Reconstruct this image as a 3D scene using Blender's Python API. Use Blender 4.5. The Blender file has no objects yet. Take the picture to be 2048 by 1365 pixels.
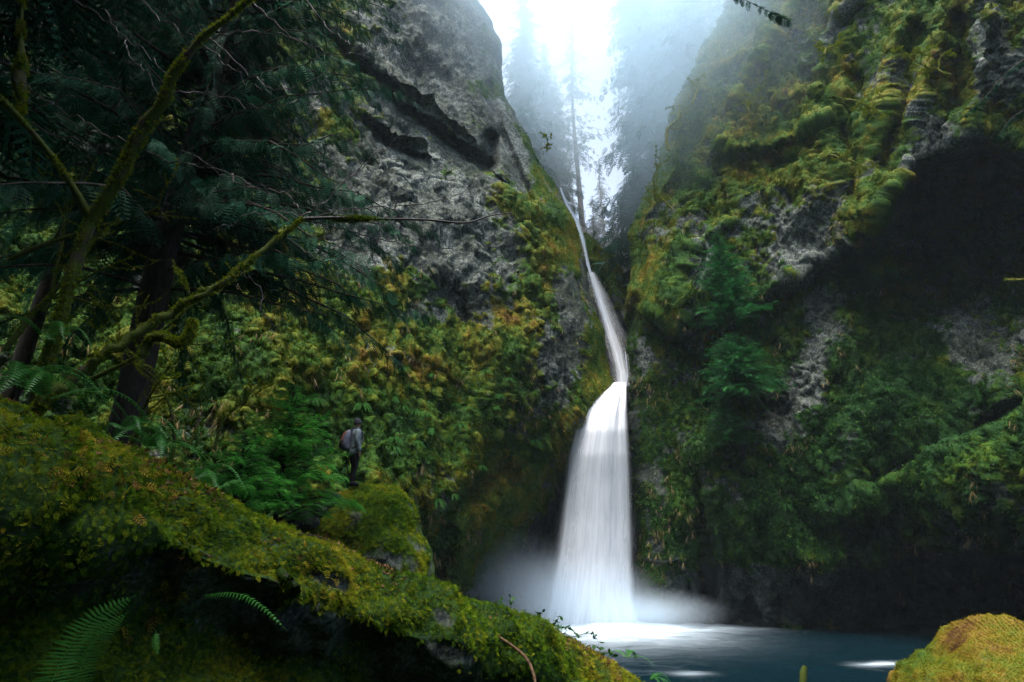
import bpy, bmesh, math, random
import numpy as np
from mathutils import Vector, Matrix

# ------------------------------------------------------------------ camera, sky, sun, exposure
S = bpy.context.scene
C = S.collection
rad = math.radians
CAM = np.array([0.0, 0.0, 4.4]); PITCH = rad(20.0); F = 20.0 / 36.0 * 2048.0
cam_d = bpy.data.cameras.new('camera'); cam_d.lens = 20.0; cam_d.sensor_width = 36.0
cam_d.clip_start = 0.05; cam_d.clip_end = 2000.0
cam = bpy.data.objects.new('camera', cam_d); C.objects.link(cam)
cam.location = CAM; cam.rotation_euler = (math.pi / 2 + PITCH, 0, 0); S.camera = cam
SUN_EL, SUN_AZ = rad(74), rad(205)          # azimuth from +Y towards +X
world = bpy.data.worlds.new('World'); S.world = world; world.use_nodes = True
wn = world.node_tree.nodes; wl = world.node_tree.links
sky = wn.new('ShaderNodeTexSky'); sky.sky_type = 'NISHITA'; sky.sun_disc = False
sky.sun_elevation = SUN_EL; sky.sun_rotation = SUN_AZ; sky.air_density = 1.0; sky.dust_density = 5.0; sky.ozone_density = 3.0
wl.new(sky.outputs[0], wn['Background'].inputs[0]); wn['Background'].inputs[1].default_value = 0.15
sun_d = bpy.data.lights.new('sun', 'SUN'); sun_d.energy = 2.5; sun_d.angle = rad(38); sun_d.color = (1.0, 0.965, 0.90)
sun = bpy.data.objects.new('sun', sun_d); C.objects.link(sun)
sd = Vector((math.sin(SUN_AZ) * math.cos(SUN_EL), math.cos(SUN_AZ) * math.cos(SUN_EL), math.sin(SUN_EL)))
sun.rotation_euler = sd.to_track_quat('Z', 'Y').to_euler()
S.view_settings.view_transform = 'Standard'; S.view_settings.look = 'None'
S.view_settings.exposure = 1.87; S.view_settings.gamma = 1.0
S.render.engine = 'CYCLES'
S.cycles.use_denoising = True
S.cycles.max_bounces = 8; S.cycles.diffuse_bounces = 3; S.cycles.glossy_bounces = 2
S.cycles.transmission_bounces = 3; S.cycles.transparent_max_bounces = 12; S.cycles.volume_bounces = 6
S.cycles.volume_step_rate = 1.0; S.cycles.volume_max_steps = 96
S.cycles.caustics_reflective = False; S.cycles.caustics_refractive = False
S.cycles.sample_clamp_indirect = 6.0

# ------------------------------------------------------------------ maths
rng = np.random.default_rng(7)
def unproj(px, py, Y):
    """world point on the sight line of photo pixel (px,py) at horizontal distance Y"""
    px = np.asarray(px, float); py = np.asarray(py, float); Y = np.asarray(Y, float)
    u = (682.5 - py) / F; x = (px - 1024.0) / F
    dy = math.cos(PITCH) - u * math.sin(PITCH); dz = math.sin(PITCH) + u * math.cos(PITCH)
    t = Y / dy
    return np.stack(np.broadcast_arrays(CAM[0] + x * t, CAM[1] + Y, CAM[2] + dz * t), -1)
def P(px, py, Y): return Vector(unproj(px, py, Y))
def hash3(ix, iy, iz, seed=0):
    h = (ix.astype(np.int64) * 374761393 + iy.astype(np.int64) * 668265263 + iz.astype(np.int64) * 2147483647 + seed * 974634777) & 0xFFFFFFFF
    h = ((h ^ (h >> 13)) * 1274126177) & 0xFFFFFFFF
    h = ((h ^ (h >> 16)) * 2246822519) & 0xFFFFFFFF
    return ((h ^ (h >> 15)) & 0xFFFFFF) / float(0xFFFFFF)
def vnoise(p, seed=0):
    f = np.floor(p); i = f.astype(np.int64); t = p - f; t = t * t * t * (t * (t * 6 - 15) + 10)
    r = 0
    for dx in (0, 1):
        wx = t[..., 0] if dx else 1 - t[..., 0]
        for dy in (0, 1):
            wy = t[..., 1] if dy else 1 - t[..., 1]
            for dz in (0, 1):
                wz = t[..., 2] if dz else 1 - t[..., 2]
                r = r + wx * wy * wz * hash3(i[..., 0] + dx, i[..., 1] + dy, i[..., 2] + dz, seed)
    return r * 2 - 1
def fbm(p, oct=4, seed=0, gain=0.5):
    a = 1.0; s = 0.0; n = 0.0
    for k in range(oct):
        s = s + a * vnoise(p * (2.03 ** k) + k * 17.3, seed + k); n += a; a *= gain
    return s / n * 1.5
def worley(p, seed=0):
    f = np.floor(p); i = f.astype(np.int64); b = np.full(p.shape[:-1], 9.0); idv = np.zeros(p.shape[:-1]); b2 = b.copy()
    for dx in (-1, 0, 1):
        for dy in (-1, 0, 1):
            for dz in (-1, 0, 1):
                cx, cy, cz = i[..., 0] + dx, i[..., 1] + dy, i[..., 2] + dz
                h1 = hash3(cx, cy, cz, seed); h2 = hash3(cx, cy, cz, seed + 11); h3 = hash3(cx, cy, cz, seed + 23)
                d = (cx + h1 - p[..., 0]) ** 2 + (cy + h2 - p[..., 1]) ** 2 + (cz + h3 - p[..., 2]) ** 2
                m = d < b
                b2 = np.where(m, b, np.minimum(b2, d)); idv = np.where(m, h1, idv); b = np.where(m, d, b)
    return np.sqrt(b), np.sqrt(b2), idv
def sstep(a, b, x):
    t = np.clip((x - a) / (b - a), 0, 1); return t * t * (3 - 2 * t)
def tps(pts, qx, qy, s=300.0):
    pts = np.array(pts, float); X = pts[:, :2] / s; n = len(X)
    def k(r2): return np.where(r2 > 0, r2 * np.log(np.maximum(r2, 1e-12)), 0)
    A = np.zeros((n + 3, n + 3)); d2 = ((X[:, None] - X[None]) ** 2).sum(-1)
    A[:n, :n] = k(d2) + np.eye(n) * 0.02; A[:n, n] = 1; A[:n, n + 1:] = X; A[n, :n] = 1; A[n + 1:, :n] = X.T
    w = np.linalg.solve(A, np.concatenate([pts[:, 2], [0, 0, 0]]))
    qx = qx / s; qy = qy / s; r = w[n] + w[n + 1] * qx + w[n + 2] * qy
    for j in range(n): r = r + w[j] * k((qx - X[j, 0]) ** 2 + (qy - X[j, 1]) ** 2)
    return r
def pdist(line, qx, qy):
    """distance to a polyline (photo px), side (+ below / right of travel), and parameter 0..1"""
    L = np.array(line, float); best = np.full(qx.shape, 1e9); side = np.zeros(qx.shape); par = np.zeros(qx.shape)
    for k in range(len(L) - 1):
        a, b = L[k], L[k + 1]; d = b - a; l2 = (d ** 2).sum()
        t = np.clip(((qx - a[0]) * d[0] + (qy - a[1]) * d[1]) / l2, 0, 1)
        ex = qx - a[0] - t * d[0]; ey = qy - a[1] - t * d[1]; e = np.hypot(ex, ey)
        m = e < best; best = np.where(m, e, best)
        side = np.where(m, np.sign(d[0] * (qy - a[1]) - d[1] * (qx - a[0])), side); par = np.where(m, (k + t) / (len(L) - 1), par)
    return best, side, par
def interp(poly, y):
    a = np.array(sorted(poly, key=lambda q: q[1]), float); return np.interp(y, a[:, 1], a[:, 0])
def blobs(lst, qx, qy):
    r = np.zeros(qx.shape)
    for (bx, by, rx, ry, ang, amp) in lst:
        c, s = math.cos(rad(ang)), math.sin(rad(ang)); dx = qx - bx; dy = qy - by
        r += amp * np.exp(-(((dx * c + dy * s) / rx) ** 2 + ((-dx * s + dy * c) / ry) ** 2))
    return r

# ------------------------------------------------------------------ mesh building
def tag(o, label=None, cat=None, group=None, kind=None):
    for k, v in (('label', label), ('category', cat), ('group', group), ('kind', kind)):
        if v: o[k] = v
    return o
def empty(name, loc, label=None, cat=None, group=None):
    o = bpy.data.objects.new(name, None); C.objects.link(o); o.location = Vector(loc); o.empty_display_size = 0.2
    return tag(o, label, cat, group)
def mesh(name, V, Fc, mat, parent=None, attrs=None, smooth=True, uv=None):
    """V (n,3) world coordinates; Fc list of face arrays (m,3)/(m,4)"""
    if not isinstance(Fc, list): Fc = [Fc]
    V = np.asarray(V, np.float32); me = bpy.data.meshes.new(name)
    base = np.array(parent['base'], np.float32) if (parent is not None and 'base' in parent) else (np.array(parent.location, np.float32) if parent is not None else None)
    if base is not None: V = V - base
    Fc = [np.asarray(f, np.int32) for f in Fc if len(f)]
    me.vertices.add(len(V)); me.vertices.foreach_set('co', V.ravel())
    tot = np.concatenate([np.full(len(f), f.shape[1], np.int32) for f in Fc]); idx = np.concatenate([f.ravel() for f in Fc])
    me.loops.add(len(idx)); me.loops.foreach_set('vertex_index', idx)
    me.polygons.add(len(tot)); st = np.concatenate([[0], np.cumsum(tot)[:-1]]).astype(np.int32)
    me.polygons.foreach_set('loop_start', st)
    if smooth: me.polygons.foreach_set('use_smooth', np.ones(len(tot), bool))
    for k, a in (attrs or {}).items():
        at = me.attributes.new(k, 'FLOAT', 'POINT'); at.data.foreach_set('value', np.asarray(a, np.float32).ravel())
    if uv is not None:
        l = me.uv_layers.new(name='UVMap'); l.data.foreach_set('uv', np.asarray(uv, np.float32)[idx].ravel())
    me.update(calc_edges=True); me.materials.append(mat)
    o = bpy.data.objects.new(name, me); C.objects.link(o)
    if parent is not None: o.parent = parent
    return o
def gridfaces(h, w):
    i = np.arange(h * w).reshape(h, w)
    return np.stack([i[:-1, :-1], i[:-1, 1:], i[1:, 1:], i[1:, :-1]], -1).reshape(-1, 4)
def gridnormals(G, toward, blur=0):
    G = G.copy()
    for _ in range(blur):
        G[1:-1] = (G[:-2] + 2 * G[1:-1] + G[2:]) / 4; G[:, 1:-1] = (G[:, :-2] + 2 * G[:, 1:-1] + G[:, 2:]) / 4
    du = np.gradient(G, axis=1); dv = np.gradient(G, axis=0); n = np.cross(du, dv)
    n /= np.linalg.norm(n, axis=-1, keepdims=True) + 1e-9
    s = np.sign(((toward - G) * n).sum(-1, keepdims=True)); s[s == 0] = 1
    return n * s
def catmull(pts, m=6):
    p = np.array(pts, float); p = np.vstack([2 * p[0] - p[1], p, 2 * p[-1] - p[-2]]); out = []
    for k in range(1, len(p) - 2):
        for t in np.linspace(0, 1, m, endpoint=False):
            a, b, c, d = p[k - 1:k + 3]
            out.append(0.5 * (2 * b + (c - a) * t + (2 * a - 5 * b + 4 * c - d) * t * t + (3 * b - a - 3 * c + d) * t ** 3))
    out.append(p[-2]); return np.array(out)
def tube(pts, r, sides=8, seed=0, rough=0.0):
    """pts (n,3), r (n,) -> verts, quads, normals"""
    pts = np.asarray(pts, float); n = len(pts); r = np.broadcast_to(r, (n,)).astype(float)
    T = np.gradient(pts, axis=0); T /= np.linalg.norm(T, axis=1, keepdims=True) + 1e-9
    up = np.array([0.3, 0.2, 1.0]) if abs(T[:, 2]).mean() < 0.8 else np.array([1.0, 0.3, 0.1])
    A = np.cross(T, up); A /= np.linalg.norm(A, axis=1, keepdims=True) + 1e-9; B = np.cross(T, A)
    an = np.linspace(0, 2 * math.pi, sides, endpoint=False)
    N = A[:, None] * np.cos(an)[None, :, None] + B[:, None] * np.sin(an)[None, :, None]
    rr = r[:, None].repeat(sides, 1)
    if rough: rr = rr * (1 + rough * vnoise((pts[:, None] + N * r[:, None, None]) / (np.mean(r) * 2.2 + 1e-6), seed))
    V = (pts[:, None] + N * rr[..., None]).reshape(-1, 3)
    i = np.arange(n * sides).reshape(n, sides); j = np.roll(i, -1, 1)
    Q = np.stack([i[:-1], j[:-1], j[1:], i[1:]], -1).reshape(-1, 4)
    return V, Q, N.reshape(-1, 3)
class MB:
    """collects pieces into one mesh"""
    def __init__(s): s.v = []; s.t = []; s.q = []; s.a = []; s.n = 0; s.nn = []
    def add(s, V, Fq=None, Ft=None, a=0.5, N=None):
        V = np.asarray(V, float)
        if Fq is not None and len(Fq): s.q.append(np.asarray(Fq) + s.n)
        if Ft is not None and len(Ft): s.t.append(np.asarray(Ft) + s.n)
        s.v.append(V); s.a.append(np.broadcast_to(a, (len(V),))); s.n += len(V)
        s.nn.append(N if N is not None else np.zeros_like(V)); return s
    def tube(s, pts, r, sides=8, a=0.5, seed=0, rough=0.0):
        V, Q, N = tube(pts, r, sides, seed, rough); return s.add(V, Q, None, a, N)
    def arr(s): return np.concatenate(s.v), np.concatenate(s.nn)
    def build(s, name, mat, parent=None, smooth=True):
        f = []
        if s.q: f.append(np.concatenate(s.q))
        if s.t: f.append(np.concatenate(s.t))
        return mesh(name, np.concatenate(s.v), f, mat, parent, {'rnd': np.concatenate(s.a)}, smooth)
def nrm(v): return v / (np.linalg.norm(v, axis=-1, keepdims=True) + 1e-9)
def scatter(tv, tf, pos, D, size, rnd, width=1.0, spin=True, face=None):
    """copies of a template (tv, tf) at pos; template +z runs along D, x is its width, y its flat normal"""
    N = len(pos); D = nrm(D)
    ref = nrm(rng.normal(size=(N, 3))) if face is None else nrm(face)
    Sx = nrm(np.cross(D, ref)); Ty = np.cross(Sx, D)
    size = np.asarray(size)[:, None, None] * np.ones((1, 1, 3)); tv = np.asarray(tv, float)
    V = pos[:, None] + (tv[None, :, 0:1] * width * Sx[:, None] + tv[None, :, 1:2] * Ty[:, None] + tv[None, :, 2:3] * D[:, None]) * size
    k = len(tv); Fc = (np.asarray(tf)[None] + (np.arange(N) * k)[:, None, None]).reshape(-1, np.asarray(tf).shape[1])
    return V.reshape(-1, 3), Fc, np.repeat(rnd, k)

# leaf templates (unit length along z)
def T_tuft(n=5, spread=0.7, w=0.09, seed=1):
    r = np.random.default_rng(seed); v = []; f = []
    for k in range(n):
        a = r.uniform(0, 6.28); s = r.uniform(0.2, 1) * spread; d = np.array([math.cos(a) * s, math.sin(a) * s, r.uniform(0.6, 1)])
        p = np.array([-math.sin(a), math.cos(a), 0]) * w
        v += [-p, p, d * 0.6 + p * 0.7 , d]; b = 4 * k; f += [(b, b + 1, b + 2), (b, b + 2, b + 3)]
    return np.array(v), np.array(f)
def T_frond(n=7, w=0.42, leafw=0.07, droop=0.35, fwd=0.35, taper=0.9, start=0.12):
    v = []; f = []
    def c(t): return np.array([0, -droop * t * t, t])
    for k in range(4):
        t0, t1 = k / 4, (k + 1) / 4; b = len(v); ww = 0.012 * (1.2 - t0)
        v += [c(t0) - [ww, 0, 0], c(t0) + [ww, 0, 0], c(t1) + [ww, 0, 0], c(t1) - [ww, 0, 0]]; f += [(b, b + 1, b + 2), (b, b + 2, b + 3)]
    for k in range(n):
        t = start + (1 - start) * k / n; l = w * (1 - taper * t ** 1.6) * (0.75 + 0.25 * min(1, t * 5))
        for sg in (-1, 1):
            b = len(v); o = c(t); e = o + np.array([sg * l, -0.10 * l, fwd * l])
            h = np.array([0, 0, leafw]); m = (o + e) / 2
            v += [o - h * 0.5, m + h * 0.75 + [0, 0.02 * l, 0], e, m - h * 0.75]; f += [(b, b + 1, b + 3), (b + 1, b + 2, b + 3)] if sg > 0 else [(b, b + 3, b + 1), (b + 1, b + 3, b + 2)]
    return np.array(v), np.array(f)
def T_leafcl(n=4, seed=3):
    r = np.random.default_rng(seed); v = []; f = []
    for k in range(n):
        a = r.uniform(0, 6.28); d = np.array([math.cos(a), math.sin(a), r.uniform(-0.1, 0.6)]) * r.uniform(0.6, 1); p = np.array([-math.sin(a), math.cos(a), 0.2]) * 0.28
        b = len(v); v += [d * 0.1, d * 0.55 + p, d, d * 0.55 - p]; f += [(b, b + 1, b + 3), (b + 1, b + 2, b + 3)]
    return np.array(v), np.array(f)
TUFT, FROND, MOSSF, LEAFCL = T_tuft(), T_frond(), T_frond(4, 0.45, 0.09, 0.35, 0.5, 0.8, 0.12), T_leafcl()
NEEDLE = T_frond(8, 0.34, 0.05, 0.35, 0.7, 0.75, 0.08)
GRASS = T_tuft(6, 0.35, 0.03, 5)

# ------------------------------------------------------------------ materials
def newmat(name):
    m = bpy.data.materials.new(name); m.use_nodes = True; nt = m.node_tree; b = nt.nodes['Principled BSDF']
    b.inputs['Specular IOR Level'].default_value = 0.10; return m, nt, b
def ramp(nt, fac, stops, interp_='LINEAR'):
    r = nt.nodes.new('ShaderNodeValToRGB'); r.color_ramp.interpolation = interp_; e = r.color_ramp.elements
    while len(e) < len(stops): e.new(0.5)
    for k, (p, c) in enumerate(stops): e[k].position = p; e[k].color = (*c, 1) if len(c) == 3 else c
    nt.links.new(fac, r.inputs[0]); return r.outputs[0]
def attr(nt, name):
    a = nt.nodes.new('ShaderNodeAttribute'); a.attribute_name = name; return a.outputs['Fac']
def noise(nt, scale, detail=4, rough=0.6, vec=None, dist=0.0):
    n = nt.nodes.new('ShaderNodeTexNoise'); n.inputs['Scale'].default_value = scale; n.inputs['Detail'].default_value = detail
    n.inputs['Roughness'].default_value = rough; n.inputs['Distortion'].default_value = dist
    if vec is None:
        tc = nt.nodes.new('ShaderNodeTexCoord'); vec = tc.outputs['Object']
    nt.links.new(vec, n.inputs['Vector']); return n.outputs['Fac']
def voro(nt, scale, vec=None, feat='F1', out='Distance'):
    n = nt.nodes.new('ShaderNodeTexVoronoi'); n.feature = feat; n.inputs['Scale'].default_value = scale
    if vec is None:
        tc = nt.nodes.new('ShaderNodeTexCoord'); vec = tc.outputs['Object']
    nt.links.new(vec, n.inputs['Vector']); return n.outputs[out]
def mth(nt, op, a, b=None, c=None, clamp=False):
    n = nt.nodes.new('ShaderNodeMath'); n.operation = op; n.use_clamp = clamp
    for k, x in enumerate((a, b, c)):
        if x is None: continue
        if isinstance(x, (int, float)): n.inputs[k].default_value = x
        else: nt.links.new(x, n.inputs[k])
    return n.outputs[0]
def mixc(nt, f, a, b):
    n = nt.nodes.new('ShaderNodeMix'); n.data_type = 'RGBA'
    for k, x in ((0, f), (6, a), (7, b)):
        if isinstance(x, (int, float)): n.inputs[k].default_value = x
        elif isinstance(x, tuple): n.inputs[k].default_value = (*x, 1)
        else: nt.links.new(x, n.inputs[k])
    return n.outputs[2]
def bump(nt, b, h, strength=0.6, dist=0.05):
    n = nt.nodes.new('ShaderNodeBump'); n.inputs['Strength'].default_value = strength; n.inputs['Distance'].default_value = dist
    nt.links.new(h, n.inputs['Height']); nt.links.new(n.outputs[0], b.inputs['Normal'])
def leafmat(name, stops, rough=0.6, trans=0.25, spec=0.3):
    m, nt, b = newmat(name); col = ramp(nt, attr(nt, 'rnd'), stops); nt.links.new(col, b.inputs['Base Color'])
    b.inputs['Roughness'].default_value = rough; b.inputs['Specular IOR Level'].default_value = spec * 0.35
    if trans:
        t = nt.nodes.new('ShaderNodeBsdfTranslucent'); nt.links.new(col, t.inputs[0]); mx = nt.nodes.new('ShaderNodeMixShader'); mx.inputs[0].default_value = trans
        nt.links.new(b.outputs[0], mx.inputs[1]); nt.links.new(t.outputs[0], mx.inputs[2]); nt.links.new(mx.outputs[0], nt.nodes['Material Output'].inputs[0])
    return m
def cliffmat(name, sc=1.0, rock_hi=(0.37, 0.40, 0.40), rock_lo=(0.007, 0.012, 0.014)):
    m, nt, b = newmat(name)
    n1 = noise(nt, 2.2 * sc, 6, 0.72); v1 = voro(nt, 7.0 * sc); n2 = noise(nt, 9.0 * sc, 5, 0.75)
    n0 = noise(nt, 0.35 * sc, 3, 0.6)
    n4 = noise(nt, 7.0 * sc, 7, 0.85, None, 0.4)
    g = mth(nt, 'ADD', mth(nt, 'MULTIPLY', n1, 0.4), mth(nt, 'MULTIPLY', n4, 1.0))
    g = mth(nt, 'ADD', g, mth(nt, 'MULTIPLY', n0, 0.35))
    rock = ramp(nt, g, [(0.74, rock_lo), (0.84, (0.04, 0.05, 0.052)), (0.95, (0.15, 0.155, 0.15)), (1.08, rock_hi)])
    g2 = mth(nt, 'MULTIPLY', g, 0.9); rock = ramp(nt, g2, [(0.72, rock_lo), (0.785, (0.036, 0.046, 0.048)), (0.86, (0.14, 0.158, 0.156)), (0.93, rock_hi)])
    rock = mixc(nt, ramp(nt, n1, [(0.44, (0.06, 0.06, 0.06)), (0.62, (0.42, 0.42, 0.42))]), rock, (0.075, 0.085, 0.03))
    hue = mth(nt, 'ADD', attr(nt, 'hue'), mth(nt, 'MULTIPLY', mth(nt, 'SUBTRACT', n1, 0.5), 0.9), clamp=True)
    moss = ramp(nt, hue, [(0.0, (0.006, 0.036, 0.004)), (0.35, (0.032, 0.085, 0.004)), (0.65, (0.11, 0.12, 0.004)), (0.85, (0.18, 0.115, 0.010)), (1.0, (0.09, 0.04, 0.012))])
    msh = mth(nt, 'ADD', 0.35, mth(nt, 'MULTIPLY', n2, 1.3))
    mul = nt.nodes.new('ShaderNodeMix'); mul.data_type = 'RGBA'; mul.blend_type = 'MULTIPLY'; mul.inputs[0].default_value = 0.8
    nt.links.new(moss, mul.inputs[6]); nt.links.new(ramp(nt, n2, [(0.3, (0.25, 0.25, 0.25)), (0.65, (1.25, 1.25, 1.25))]), mul.inputs[7])
    f = mth(nt, 'ADD', attr(nt, 'moss'), mth(nt, 'MULTIPLY', mth(nt, 'SUBTRACT', n2, 0.5), 1.0))
    f = ramp(nt, f, [(0.42, (0, 0, 0)), (0.58, (1, 1, 1))])
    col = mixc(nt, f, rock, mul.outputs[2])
    col = mixc(nt, 0.28, col, (0.004, 0.007, 0.006))
    wet_shade = attr(nt, 'wet_shade'); col = mixc(nt, mth(nt, 'MULTIPLY', wet_shade, 0.85), col, (0.008, 0.012, 0.014))
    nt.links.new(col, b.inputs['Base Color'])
    nt.links.new(mth(nt, 'SUBTRACT', 0.85, mth(nt, 'MULTIPLY', wet_shade, 0.4)), b.inputs['Roughness'])
    bump(nt, b, mth(nt, 'ADD', mth(nt, 'MULTIPLY', n2, 1.0), mth(nt, 'MULTIPLY', v1, 0.3)), 0.8, 0.05 / sc)
    return m
# ------------------------------------------------------------------ cliffs (kind = structure)
M = {}
STEP = 2.4
M['cliff'] = cliffmat('mossy_rock')
M['near_rock'] = cliffmat('near_mossy_rock', 5.0, (0.30, 0.31, 0.31))
def relief(name, px, py, Y, mossf, hue, wet_shade, big=1.0, cushion=0.2, seed=0, label=None, mat=None, damp=1.0, facet=0.55, crag=0.42):
    G = unproj(px, py, Y)
    n = gridnormals(G, CAM, 8)
    base_ = STEP * np.linalg.norm(G - CAM, axis=-1) / F
    ex = np.linalg.norm(np.gradient(G, axis=1), axis=-1); ey = np.linalg.norm(np.gradient(G, axis=0), axis=-1)
    st_ = np.maximum(ex, ey) / base_
    for _ in range(6): st_[:, 1:-1] = (st_[:, :-2] + 2 * st_[:, 1:-1] + st_[:, 2:]) / 4; st_[1:-1] = (st_[:-2] + 2 * st_[1:-1] + st_[2:]) / 4
    damp = damp * np.clip(1.6 / st_, 0.10, 1)
    q = G * np.array([1, 1, 0.55])
    d = fbm(q * 0.16, 4, seed) * 1.5 * big + (0.5 - np.abs(fbm(q * 0.42 + 9, 3, seed + 5))) * 0.75 * big + fbm(G * np.array([1.3, 1.0, 0.75]), 5, seed + 9, 0.66) * crag + (0.4 - np.abs(fbm(G * np.array([0.9, 0.9, 0.22]) + 3, 3, seed + 15))) * 0.35 * big
    rc = np.stack([G[..., 0] * 0.8 + G[..., 2] * 0.6, G[..., 1], (-G[..., 0] * 0.6 + G[..., 2] * 0.8) * 0.45], -1)
    for sc_, am in ((0.36, facet), (0.9, facet * 0.4)):
        w1, w2, wc = worley(rc * sc_ + 0.2 * np.stack([vnoise(G * 0.7, 3), vnoise(G * 0.7, 4), vnoise(G * 0.7, 5)], -1), seed + 70)
        d = d + am * ((wc - 0.5) * sstep(0, 0.16, w2 - w1) - 0.45 * np.exp(-(w2 - w1) / 0.045)) * min(1, big + 0.1)
    G = G + n * (d * damp)[..., None]
    n = gridnormals(G, CAM, 4)
    up = n[..., 2]
    mo = mossf + 0.55 * fbm(G * 0.45, 4, seed + 20) + 0.25 * up + 0.40 * fbm(G * 2.3, 3, seed + 30)
    mm = sstep(0.35, 0.65, mo)
    f1, f2, cid = worley(G * np.array([1, 0.6, 0.5]) * 2.7 + 0.25 * np.stack([vnoise(G * 2, 3), vnoise(G * 2, 4), vnoise(G * 2, 5)], -1), seed)
    g1, g2, _ = worley(G * np.array([1, 0.7, 0.6]) * 4.3, seed + 2)
    cush = np.sqrt(np.clip(1 - (f1 / 0.85) ** 2, 0, 1)) * cushion * (0.2 + 1.5 * cid ** 2) + np.sqrt(np.clip(1 - (g1 / 0.8) ** 2, 0, 1)) * 0.05 + 0.10 * fbm(G * np.array([5.5, 4, 3]), 3, seed + 33, 0.7)
    rockd = (f2 - f1) * 0.05 + fbm(G * 4.0, 3, seed + 41, 0.7) * 0.05
    G = G + n * ((mm * cush + (1 - mm) * rockd) * (0.15 + 0.85 * damp))[..., None] + np.array([0, 0, -0.25]) * (mm * cush * damp)[..., None]
    hu = hue + 0.32 * fbm(G * 0.6, 3, seed + 50) + 0.25 * (cid - 0.5) - 0.25 * (f1 - 0.4) * mm
    N = gridnormals(G, CAM); h, w = px.shape
    o = mesh(name, G.reshape(-1, 3), gridfaces(h, w), mat or M['cliff'], None, {'moss': mo, 'hue': np.clip(hu, 0, 1), 'wet_shade': np.clip(wet_shade, 0, 1)})
    tag(o, label, None, None, 'structure')
    return dict(G=G, N=N, moss=mo, mm=mm, hue=hu, px=px, py=py, wet_shade=wet_shade)

# left wall
rows = np.arange(-330, 1330, STEP)
LS = [(915, -330), (940, -160), (962, 0), (1000, 90), (1010, 190), (1058, 280), (1110, 372), (1122, 405), (1152, 440), (1168, 500), (1176, 545), (1188, 600), (1202, 650), (1211, 700), (1222, 745), (1236, 772), (1256, 800), (1270, 850), (1274, 1330)]
xr = interp(LS, rows) + 3 * np.array([vnoise(np.array([r * 0.05, 0, 0])) for r in rows]) + 4 * np.array([vnoise(np.array([r * 0.015, 4, 0])) for r in rows])
s = np.concatenate([np.linspace(0, 1, int(1450 / STEP)), np.linspace(1.004, 1.12, 24)])
x0 = -280.0
px = x0 + (xr[:, None] - x0) * np.minimum(s, 2 - s)[None, :]
py = np.repeat(rows[:, None], len(s), 1)
LD = [(-300,-330,16),(-300,400,15),(-300,900,14),(-300,1330,14),(0,0,20),(0,500,18.5),(0,900,17),(350,-330,26),(350,0,25),(350,500,23),(350,900,20),(350,1330,20),
      (700,-330,34),(700,100,31),(700,400,28.5),(700,700,26),(700,900,24),(700,1100,23.5),(700,1330,24),(900,-330,41),(900,0,37),(900,300,34),(900,600,31),(900,850,29),(900,1050,29),
      (1000,150,38.5),(1050,330,38),(1100,500,37),(1150,650,36.5),(1180,760,37),(1100,850,35.3),(1030,950,34.6),(950,1080,33.6),(880,1180,32.6),
      (1150,900,39.6),(1100,1050,41.5),(1040,1150,40),(1262,850,41),(1262,1100,42),(950,1330,37),(1262,1330,42)]
Y = tps(LD, px, py)
edge = np.clip(s - 0.965, 0, 1)[None, :] / 0.035
Y = Y + 2.2 * (1 - np.sqrt(np.clip(1 - np.clip(edge, 0, 1) ** 2, 0, 1))) + np.clip(s - 1, 0, 1)[None, :] * 180
d, sd_, _ = pdist([(640, 60), (700, 110), (780, 180), (850, 235), (900, 275), (975, 335)], px, py)
Y += 1.9 * np.exp(-(d / 12) ** 2) * sstep(560, 700, px) - 0.9 * np.exp(-((d - 22) / 30) ** 2) * (sd_ < 0)
d, sd_, _ = pdist([(730, 240), (780, 285), (836, 303)], px, py); Y += 1.5 * np.exp(-(d / 9) ** 2) - 0.6 * np.exp(-((d - 16) / 20) ** 2) * (sd_ < 0)
d, _, _ = pdist([(984, 280), (978, 325)], px, py); Y += 3.0 * np.exp(-(d / 15) ** 2)
d, sd_, _ = pdist([(980, 170), (1000, 260), (1030, 330), (1060, 400)], px, py); Y += 1.0 * np.exp(-(d / 9) ** 2)
d, sd_, _ = pdist([(985, 360), (1040, 420), (1100, 425), (1150, 440)], px, py); Y -= 0.9 * np.exp(-(d / 26) ** 2)
d, sd_, _ = pdist([(1215, 768), (1160, 812), (1120, 870), (1060, 950), (990, 1020), (930, 1100), (890, 1180)], px, py); Y -= 1.1 * np.exp(-(d / 24) ** 2) * (sd_ != 0)
d, sd_, _ = pdist([(1010, 930), (930, 1000), (880, 1060)], px, py); Y += 1.2 * np.exp(-(d / 18) ** 2)
d, _, _ = pdist([(900, 590), (925, 640)], px, py); Y += 1.0 * np.exp(-(d / 25) ** 2)
rockb = [(860,120,150,150,0,-0.9),(930,60,60,120,0,-0.3),(760,330,90,80,0,-0.8),(900,400,110,90,20,-0.55),(750,470,60,90,0,-0.8),(870,520,80,50,20,-0.7),(820,440,120,70,0,-0.6),
         (1130,610,26,110,-8,-0.75),(1105,730,40,80,0,-0.75),(1180,580,14,70,-10,-0.5),(1010,250,60,60,0,-0.5),(920,560,40,60,0,-0.6),(850,620,70,40,0,-0.35),(1040,340,60,60,0,-0.45),(690,480,50,80,0,-0.5),
         (1050,440,60,45,40,0.6),(1110,470,40,40,0,0.7),(1080,560,30,70,30,0.8),(960,440,50,40,0,0.35),(1000,400,30,60,-30,0.6),(1070,280,30,90,-30,0.6),(900,110,20,16,0,0.6),(950,170,60,25,30,0.75),(700,160,50,90,0,0.5),
         (760,580,120,40,0,0.3),(800,800,400,170,0,0.45),(950,700,150,100,0,0.3),(300,650,330,300,0,0.35),(600,820,300,200,0,0.05),(700,1000,300,150,0,0.2)]
mo = 0.55 + blobs(rockb, px, py)
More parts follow.
